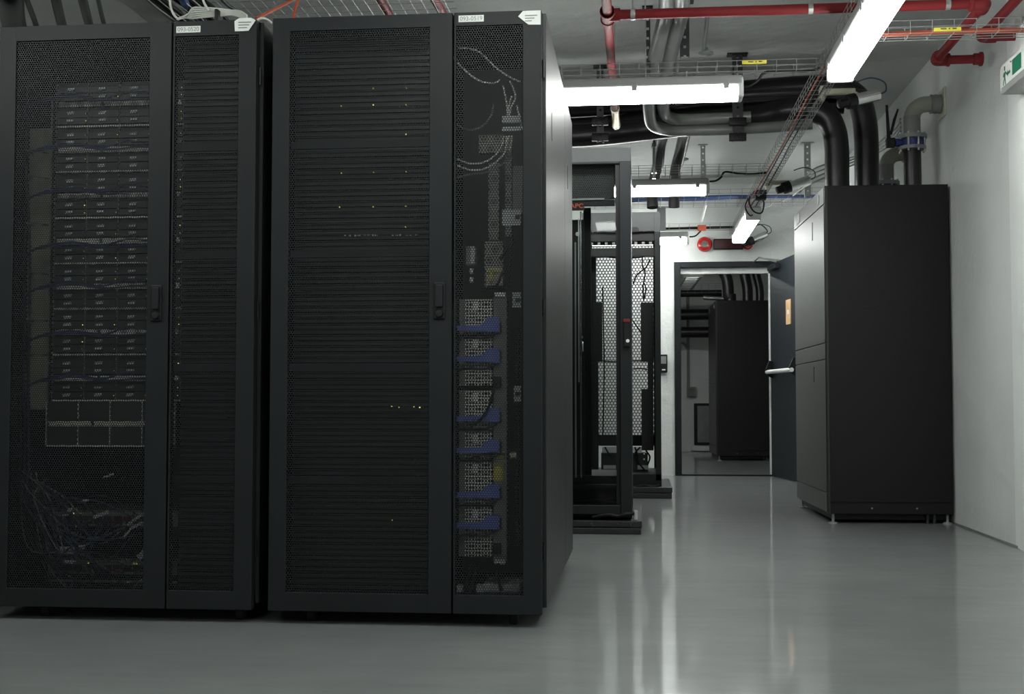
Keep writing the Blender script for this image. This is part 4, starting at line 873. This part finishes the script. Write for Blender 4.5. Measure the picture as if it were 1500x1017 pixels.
p = MB().box(CXp(834, YC + .06), YC + .06, SZ(308, YC + .06, 845), CXp(856, YC + .06), YC + .08, SZ(296, YC + .06, 845), .002, 1).build('logo_plate', 'black', e)
text('logo_text', 'APC', 'apc', p, (CXp(845.5, YC + .055), YC + .058, SZ(302, YC + .06, 845)), .036, ext=.001, sx=1.15)
for (px, w_2, m_, py0, py1) in ((843, 2.2, 'grey', 355, 700), (851, 2, 'chrome', 310, 700), (848, 1.5, 'badge', 320, 560)):
    q = MB(); q.box(CXp(px - w_2 / 2, YC + .12), YC + .12, SZ(py1, YC + .12, 850), CXp(px + w_2 / 2, YC + .12), YC + .13, SZ(py0, YC + .12, 850)); q.build('mounting_rail', m_, e)
q = MB(); q.box(CXp(855, YC + .3), YC + .3, zb + .05, CXp(866, YC + .3), YC + .34, ztc - .3); q.build('inner_post', 'rack', e)
q = MB(); q.box(CXp(836, YC + .25), YC + .25, zb + .04, CXp(856, YC + .25), YC + .27, SZ(322, YC + .25, 845)); q.build('cable_channel', 'rack_in', e)
q = MB(); c = S(846, 343, YC + .08); q.lathe(c, (0, -1, 0), [(0, .012), (.004, .012), (.005, .003)], 16); q.build('latch_knob', 'badge', e)
q = MB(); c = S(852.5, 494, YC + .08); q.lathe(c, (0, -1, 0), [(0, .008), (.006, .008)], 12); c = S(853, 508, YC + .08); q.box(c.x - .006, c.y, c.z - .03, c.x + .006, c.y + .01, c.z + .03, .003); q.build('door_latch', 'chrome', e)
q = MB(); q.box(cx0 + .02, YC + .2, zb + .02, cx1 - .03, YC + .9, SZ(700, YC, 850)); q.build('bottom_plate', 'rack_in', e)
for k, py in enumerate((712, 733, 741)):
    q = MB(); q.box(cx0 + .04, YC + .1, SZ(py + 2.5, YC + .1, 850), CXp(903), YC + .14, SZ(py - 2, YC + .1, 850)); q.build('bottom_rail', 'rack', e)
cable('cable', [S(868, 758, YC - .02), S(890, 754, YC - .03), S(905, 756, YC - .03), S(918, 753, YC - .03), S(930, 752, YC - .02)], .011, 'black', 'black cable bundle lying on the plinth of the glass-door rack')
q = MB(); c = S(931, 756, YC - .02); q.lathe(c, (0, 0, 1), [(-.02, .012), (.03, .012), (.032, .004)], 12); q.build('levelling_foot', 'badge', rackC)
def plinth(x0, x1, y0, y1, label, zt_=.075):
    e = thing('rack_plinth', label, 'plinth', ((x0 + x1) / 2, (y0 + y1) / 2, 0), 0, 'black plinths under the racks')
    MB().box(x0, y0, 0, x1, y1, zt_ / 2 - .002, .004).build('plinth_board', 'plinth', e)
    MB().box(x0 + .0, y0 + .006, zt_ / 2 + .002, x1 + .004, y1, zt_, .004).build('plinth_board', 'plinth', e)
    for x in (x1 - .06, x1 - .13, x1 - .28):
        for z in (zt_ * .25, zt_ * .75):
            q = MB(); q.lathe((x, y0 + .006, z), (0, -1, 0), [(-.004, .006), (.007, .006), (.009, .003)], 10); q.build('bolt', 'rack_light', e)
plinth(cx0 - .03, .012, 7.085, 8.25, 'black board plinth under the glass-door rack')

# ---------------------------------------------------------------- rack D: open rack with perforated back
YD = 9.95; dx1 = S(968, 500, YD).x; dx0 = dx1 - .62; ztd = SZ(311, YD, 940); zbd = .13; DB = YD + 1.0
def DX(px, Y=YD): return S(px, 500, Y).x
e = thing('open_rack', 'open dark rack with honeycomb back by the far wall, behind the glass-door rack', 'rack', ((dx0 + dx1) / 2, YD + .5, .085))
q = MB(); w = .045
for xx in (dx0, dx1 - w): 
    for yy in (YD, DB - .04): q.box(xx, yy, zbd, xx + w, yy + .04, ztd, .002, 1)
q.box(dx0, YD, zbd - .045, dx1, DB, zbd + .05, .002, 1); q.box(dx0, YD + .02, ztd - .02, dx1, DB, ztd, .002, 1)
q.build('rack_frame', 'rack', e)
MB().box(dx1 - .004, YD + .04, zbd, dx1, DB - .04, ztd - .02).build('side_panel', 'rack_side', e)
MB().box(dx0, YD + .04, zbd, dx0 + .004, DB - .04, ztd - .02).build('side_panel', 'rack_side', e)
q = MB(); q.box(dx0, YD - .006, SZ(339, YD, 940), dx1 - w - .002, YD + .004, ztd, .001, 1); q.box(dx1 - w - .002, YD - .004, SZ(340, YD, 940), dx1, YD, ztd); hd = q.build('top_header', 'rack_light', e)
q = MB(); za, zc_ = SZ(340, YD, 910), SZ(333, YD, 910); xa_, xb_ = DX(893), DX(937)
q.prism([(xa_, za), (xb_, za), (xb_ - .004, zc_ - .012), (xb_ - .02, zc_), (xa_ + .02, zc_), (xa_ + .004, zc_ - .012)], 'y', YD - .009, YD - .005); q.build('cable_opening', 'black', hd)
MB().box(dx0 + w, DB - .03, SZ(640, DB, 910), dx1 - w, DB - .026, SZ(318, DB, 910)).build('perforated_back', 'perf_big', e)
MB().box(dx0 + w, YD + .03, SZ(352, YD, 940), dx1 - w, YD + .3, SZ(340, YD, 940)).build('upper_shelf', 'rack_in', e)
q = MB(); q.box(dx0 + w, YD + .05, SZ(374, YD, 940), dx1 - w, YD + .10, SZ(362, YD, 940)); q.build('cross_bar', 'rack_in', e)
q = MB()
for k in range(9):
    x = dx0 + w + .03 + k * (dx1 - dx0 - 2 * w - .06) / 8; q.box(x - .012, YD + .04, SZ(357, YD, 940), x + .010, YD + .06, SZ(353.5, YD, 940))
q.build('port_row', 'pdu', e)
MB().box(dx0 + w, DB - .06, SZ(653, DB, 910), dx1 - w, DB - .03, SZ(637, DB, 910)).build('lower_bar', 'black', e)
t_ = thing('rack_equipment', 'grey box with small connectors low in the open far rack', 'equipment', (DX(915, YD + .4), YD + .4, SZ(692, YD + .4, 920)))
MB().box(DX(880, YD + .4), YD + .4, SZ(690, YD + .4, 920), DX(948, YD + .4), YD + .7, SZ(664, YD + .4, 920), .002, 1).build('equipment_case', 'rack_side', t_)
for (x0_, y0_, x1_2, y1_) in ((882, 663, 903, 655), (927, 663, 940, 655), (884, 687, 902, 682), (934, 688, 950, 682)):
    a, b_ = S(x0_, y0_, YD + .38), S(x1_2, y1_, YD + .38); MB().box(a.x, YD + .385, a.z, b_.x, YD + .4, b_.z).build('front_plate', 'badge', t_)
for py in (665, 673): 
    c = S(943.5, py, YD + .3); MB().box(c.x - .006, c.y, c.z - .006, c.x + .006, c.y + .01, c.z + .006).build('connector', 'cream', t_)
for i, (x0_, x1_2, y0_, y1_, Y_) in enumerate(((856, 882, 443, 530, YD + .2), (858, 876, 530, 700, YD + .2), (860, 873, 374, 443, YD + .2), (939, 957, 443, 530, YD + .3), (949, 957, 530, 570, YD + .3), (940, 957, 570, 660, YD + .3))):
    a, b_ = S(x0_, y1_, Y_), S(x1_2, y0_, Y_)
    MB().box(a.x, Y_, a.z, b_.x, Y_ + .08, b_.z, .003, 1).build('power_unit', 'black', e)
for i, pl in enumerate(([(882, 374), (895, 377), (905, 378), (930, 378), (944, 376)], [(941, 376), (941, 390), (945, 400), (942, 420), (943, 442)], [(927, 416), (934, 402), (946, 392), (952, 380)], [(927, 470), (934, 480), (942, 490)], [(882, 529), (900, 530), (925, 529), (944, 529)], [(883, 420), (884, 480), (885, 540), (883, 640)], [(928, 541), (938, 540), (950, 542)], [(944, 415), (946, 425), (943, 440)])):
    cable('cable', [S(x, y, YD + .45) for x, y in pl], .0055, 'black', 'black cord strung across the honeycomb back of the open far rack', 'cable', 'black cords in the open far rack', 8)
for i, pl in enumerate(([(886, 655), (892, 665), (898, 672)], [(930, 655), (934, 668), (932, 680)], [(938, 655), (930, 668), (945, 690)], [(946, 660), (952, 670), (948, 682)])):
    cable('cable', [S(x, y, YD + .36) for x, y in pl], .007, 'black', 'short black cord tangled over the grey box low in the far rack', 'cable', 'short black cords low in the far rack', 8)
cable('cable', [S(930, 714, YD - .03), S(945, 711, YD - .04), S(955, 713, YD - .04), S(966, 711, YD - .03)], .012, 'black', 'black cable bundle lying on the plinth of the far rack')
plinth(dx0 - .02, .255, 9.80, 11.0, 'black board plinth under the open far rack', .085)

# ---------------------------------------------------------------- cooling units
def cooling_unit(loc, rz, label, detail=True):
    W, D, H = .748, 1.22, 2.085
    e = thing('cooling_unit', label, 'cooling unit', loc, rz, 'tall black cooling units')
    MB().box(.006, .006, .06, W - .004, D, H - .004, .002, 1).build('cabinet_body', 'acu', e, True)
    p = MB().box(.010, 0, .13, W - .003, .012, H, .003).build('side_cover', 'acu', e, True)
    for (x, z) in ((.265, 1.325), (.512, .865)):
        MB().box(x - .042, -.0015, z - .012, x + .042, .002, z + .012, .001, 1).build('recess_latch', 'black', p, True)
        MB().box(x - .038, -.003, z + .008, x + .038, 0, z + .012).build('latch_lip', 'black', p, True)
    MB().box(.010, .001, .060, W - .003, .013, .125, .002, 1).build('kick_plate', 'acu', e, True)
    for x in (.26, .53): 
        q = MB(); q.lathe((x, .001, .095), (0, -1, 0), [(0, .006), (.003, .004)], 10); q.build('screw', 'steel', e, True)
    MB().box(-.004, .000, .06, .012, .014, H, .002, 1).build('corner_post', 'acf', e, True)
    for i, (z0_, z1_2, nm) in enumerate(((1.975, 2.08, 'header_panel'), (1.112, 1.970, 'door_panel'), (1.010, 1.107, 'middle_panel'), (.19, 1.005, 'door_panel'), (.07, .185, 'bottom_panel'))):
        p = MB().box(-.008, .018, z0_, .008, D - .004, z1_2, .0025).build(nm, 'acf', e, True)
        if nm == 'door_panel': MB().box(-.0095, .43, z1_2 - (.17 if i == 1 else .13), -.007, .455, z1_2 - (.05 if i == 1 else .03), .001, 1).build('pull_slot', 'black', p, True)
        if nm == 'header_panel':
            q = MB(); q.lathe((-.008, .20, (z0_ + z1_2) / 2), (-1, 0, 0), [(0, .032), (.003, .032), (.004, .026), (.002, .022), (.002, 0)], 24); q.build('round_logo', 'badge', p, True)
            MB().box(-.010, .95, z0_ + .02, -.008, 1.08, z1_2 - .02).build('display_panel', 'grey', p, True)
    for (x, y) in ((.03, .03), (W - .03, .03), (.03, D - .03), (W - .03, D - .03)):
        q = MB(); q.lathe((x, y, 0), (0, 0, 1), [(0, .028), (.008, .026), (.010, .009), (.062, .009)], 16); q.build('levelling_foot', 'grey', e, True)
    MB().box(.03, .05, .022, W - .03, D - .04, .062).build('underside_shade_block', 'black', e, True)  # dark block added to stand for the shade in the gap underneath
    for x in (.6, .64):
        q = MB(); q.lathe((x, .035, .0), (0, 0, 1), [(0, .010), (.06, .010)], 10); q.build('underside_bolt', 'rack_light', e, True)
    return e
a = S(1214, 767, 7.88)
cu = cooling_unit((1.158, 7.86, 0), math.radians(1.6), 'tall black cooling unit against the right wall under thick black pipes')
cu2 = cooling_unit((S(1050, 600, 16.5).x, 16.5, 0), math.radians(1.2), 'tall black cooling unit seen through the doorway in the next room')

# ---------------------------------------------------------------- next room details
YN2 = 19.65
def npipe(pts, r, m, label, name='pipe', group=None, cat='pipe'): return pipe(name, pts, r, m, label, 16, 6, group, cat)
for k, py in enumerate((461, 487)):
    z = SZ(py, 19.0, 1010); npipe([(-1.2, 19.0, z), (.7, 19.0, z), (S(1060, py, 19.0).x, 19.0, z)], .083, 'rubber', ('upper' if k == 0 else 'lower') + ' black horizontal pipe on the far wall of the next room', 'insulated_pipe', 'horizontal pipes in the next room')
for k, (px, px2) in enumerate(((1070, 1062), (1096, 1090), (1115, 1108))):
    a, b_ = S(px, 448, 17.0), S(px2, 402, 17.0)
    npipe([Vector((a.x, 17.0, 2.08)), Vector((a.x, 17.0, 2.2)), Vector((a.x - .02, 17.0, a.z + .12)), Vector((b_.x, 17.0, b_.z)), Vector((b_.x - .25, 17.05, b_.z + .2)), Vector((b_.x - .8, 17.1, b_.z + .22))] if k == 0 else [Vector((a.x, 17.0 + .1 * k, 2.08)), Vector((a.x, 17.0 + .1 * k, 2.3)), Vector((b_.x, 17.0 + .1 * k, 2.6)), Vector((b_.x, 17.0 + .1 * k, 2.98))], (.075, .07, .055)[k], 'rubber', ('left', 'middle', 'right')[k] + ' black pipe rising from the cooling unit in the next room', 'insulated_pipe', 'rising pipes in the next room')
x_ = S(1008, 500, YN2 - .05).x
npipe([(x_, YN2, SZ(575, YN2, 1010)), (x_, YN2, SZ(480, YN2)), (x_, YN2, SZ(430, YN2))], .022, 'grey', 'thin grey conduit running down the far wall of the next room', 'conduit', None, 'conduit')
npipe([S(998, 502, YN2), S(1004, 506, YN2), S(1008, 514, YN2)], .02, 'grey', 'short slanting conduit joining the upright one in the next room', 'conduit', None, 'conduit')
a, b_ = S(1006, 580.5, YN2), S(1019, 567, YN2); e = thing('socket_box', 'small grey socket box on the next room wall', 'socket', ((a.x + b_.x) / 2, YN2, a.z)); MB().box(a.x, YN2 - .07, a.z, b_.x, YN2 + .04, b_.z, .006).build('box_case', 'grey', e); MB().box(a.x + .02, YN2 - .075, a.z + .02, b_.x - .02, YN2 - .069, b_.z - .02, .003).build('box_cover', 'pdu', e)
a, b_ = S(1017, 652, YN2), S(1060, 591, YN2); e = thing('wall_vent', 'dark framed vent panel low on the next room wall', 'vent', ((a.x + b_.x) / 2, YN2, a.z))
q = MB(); q.box(a.x, YN2 - .02, a.z, b_.x, YN2 + .04, b_.z, .006); q.build('vent_frame', 'rack_in', e); q = MB(); q.box(a.x + .05, YN2 - .028, a.z + .04, b_.x - .05, YN2 - .019, b_.z - .04, .003); q.build('vent_panel', 'grey', e)
MB().box(a.x - .05, YN2 - .03, a.z - .09, b_.x + .3, YN2 + .05, a.z - .01, .004).build('vent_sill', 'white', e)
q = tray(-1.2, 18.0, 1.2, 18.3, SZ(428, 18.0, 1040), .12, 'wire tray crossing the next room near its ceiling')
npipe([(-1.2, 18.2, SZ(430, 18.2, 1040)), (1.2, 18.2, SZ(430, 18.2, 1040))], .05, 'black', 'dark cable bundle in the next room tray', 'cable', None, 'cable')
npipe([S(1030, 436, 17.5), S(1062, 438, 17.5)], .03, 'steel', 'short bright tube below the next room tray', 'steel_pipe', None, 'pipe')
e = thing('cable_duct', 'pale square duct slanting into view at the top left of the doorway', 'duct', S(1015, 405, 15.5))
q = MB(); a, b_ = S(1016, 404, 15.0), S(1003, 424, 17.5); d = (b_ - a)
for (ou, ov) in ((-.09, 0), (.09, 0)):
    q.tube([a + Vector((ou, 0, ov)), b_ + Vector((ou, 0, ov))], .018, 6, 1)
for k in range(9):
    c = a + d * (k / 8); q.tube([c + Vector((-.09, 0, 0)), c + Vector((.09, 0, 0))], .010, 6, 1)
q.build('duct_rungs', 'steel', e)
q = MB(); c = a; q.box(c.x - .12, c.y - .01, c.z - .02, c.x + .12, c.y + .01, c.z + .03); q.build('duct_end', 'white', e)

# ---------------------------------------------------------------- world and colour management
w = bpy.data.worlds.new('world'); bpy.context.scene.world = w; w.use_nodes = True
w.node_tree.nodes['Background'].inputs[0].default_value = (0, 0, 0, 1)
vs = bpy.context.scene.view_settings
bpy.context.scene.display_settings.display_device = 'sRGB'
vs.view_transform = 'Standard'; vs.look = 'None'; vs.exposure = EXPO; vs.gamma = 1; vs.use_curve_mapping = False
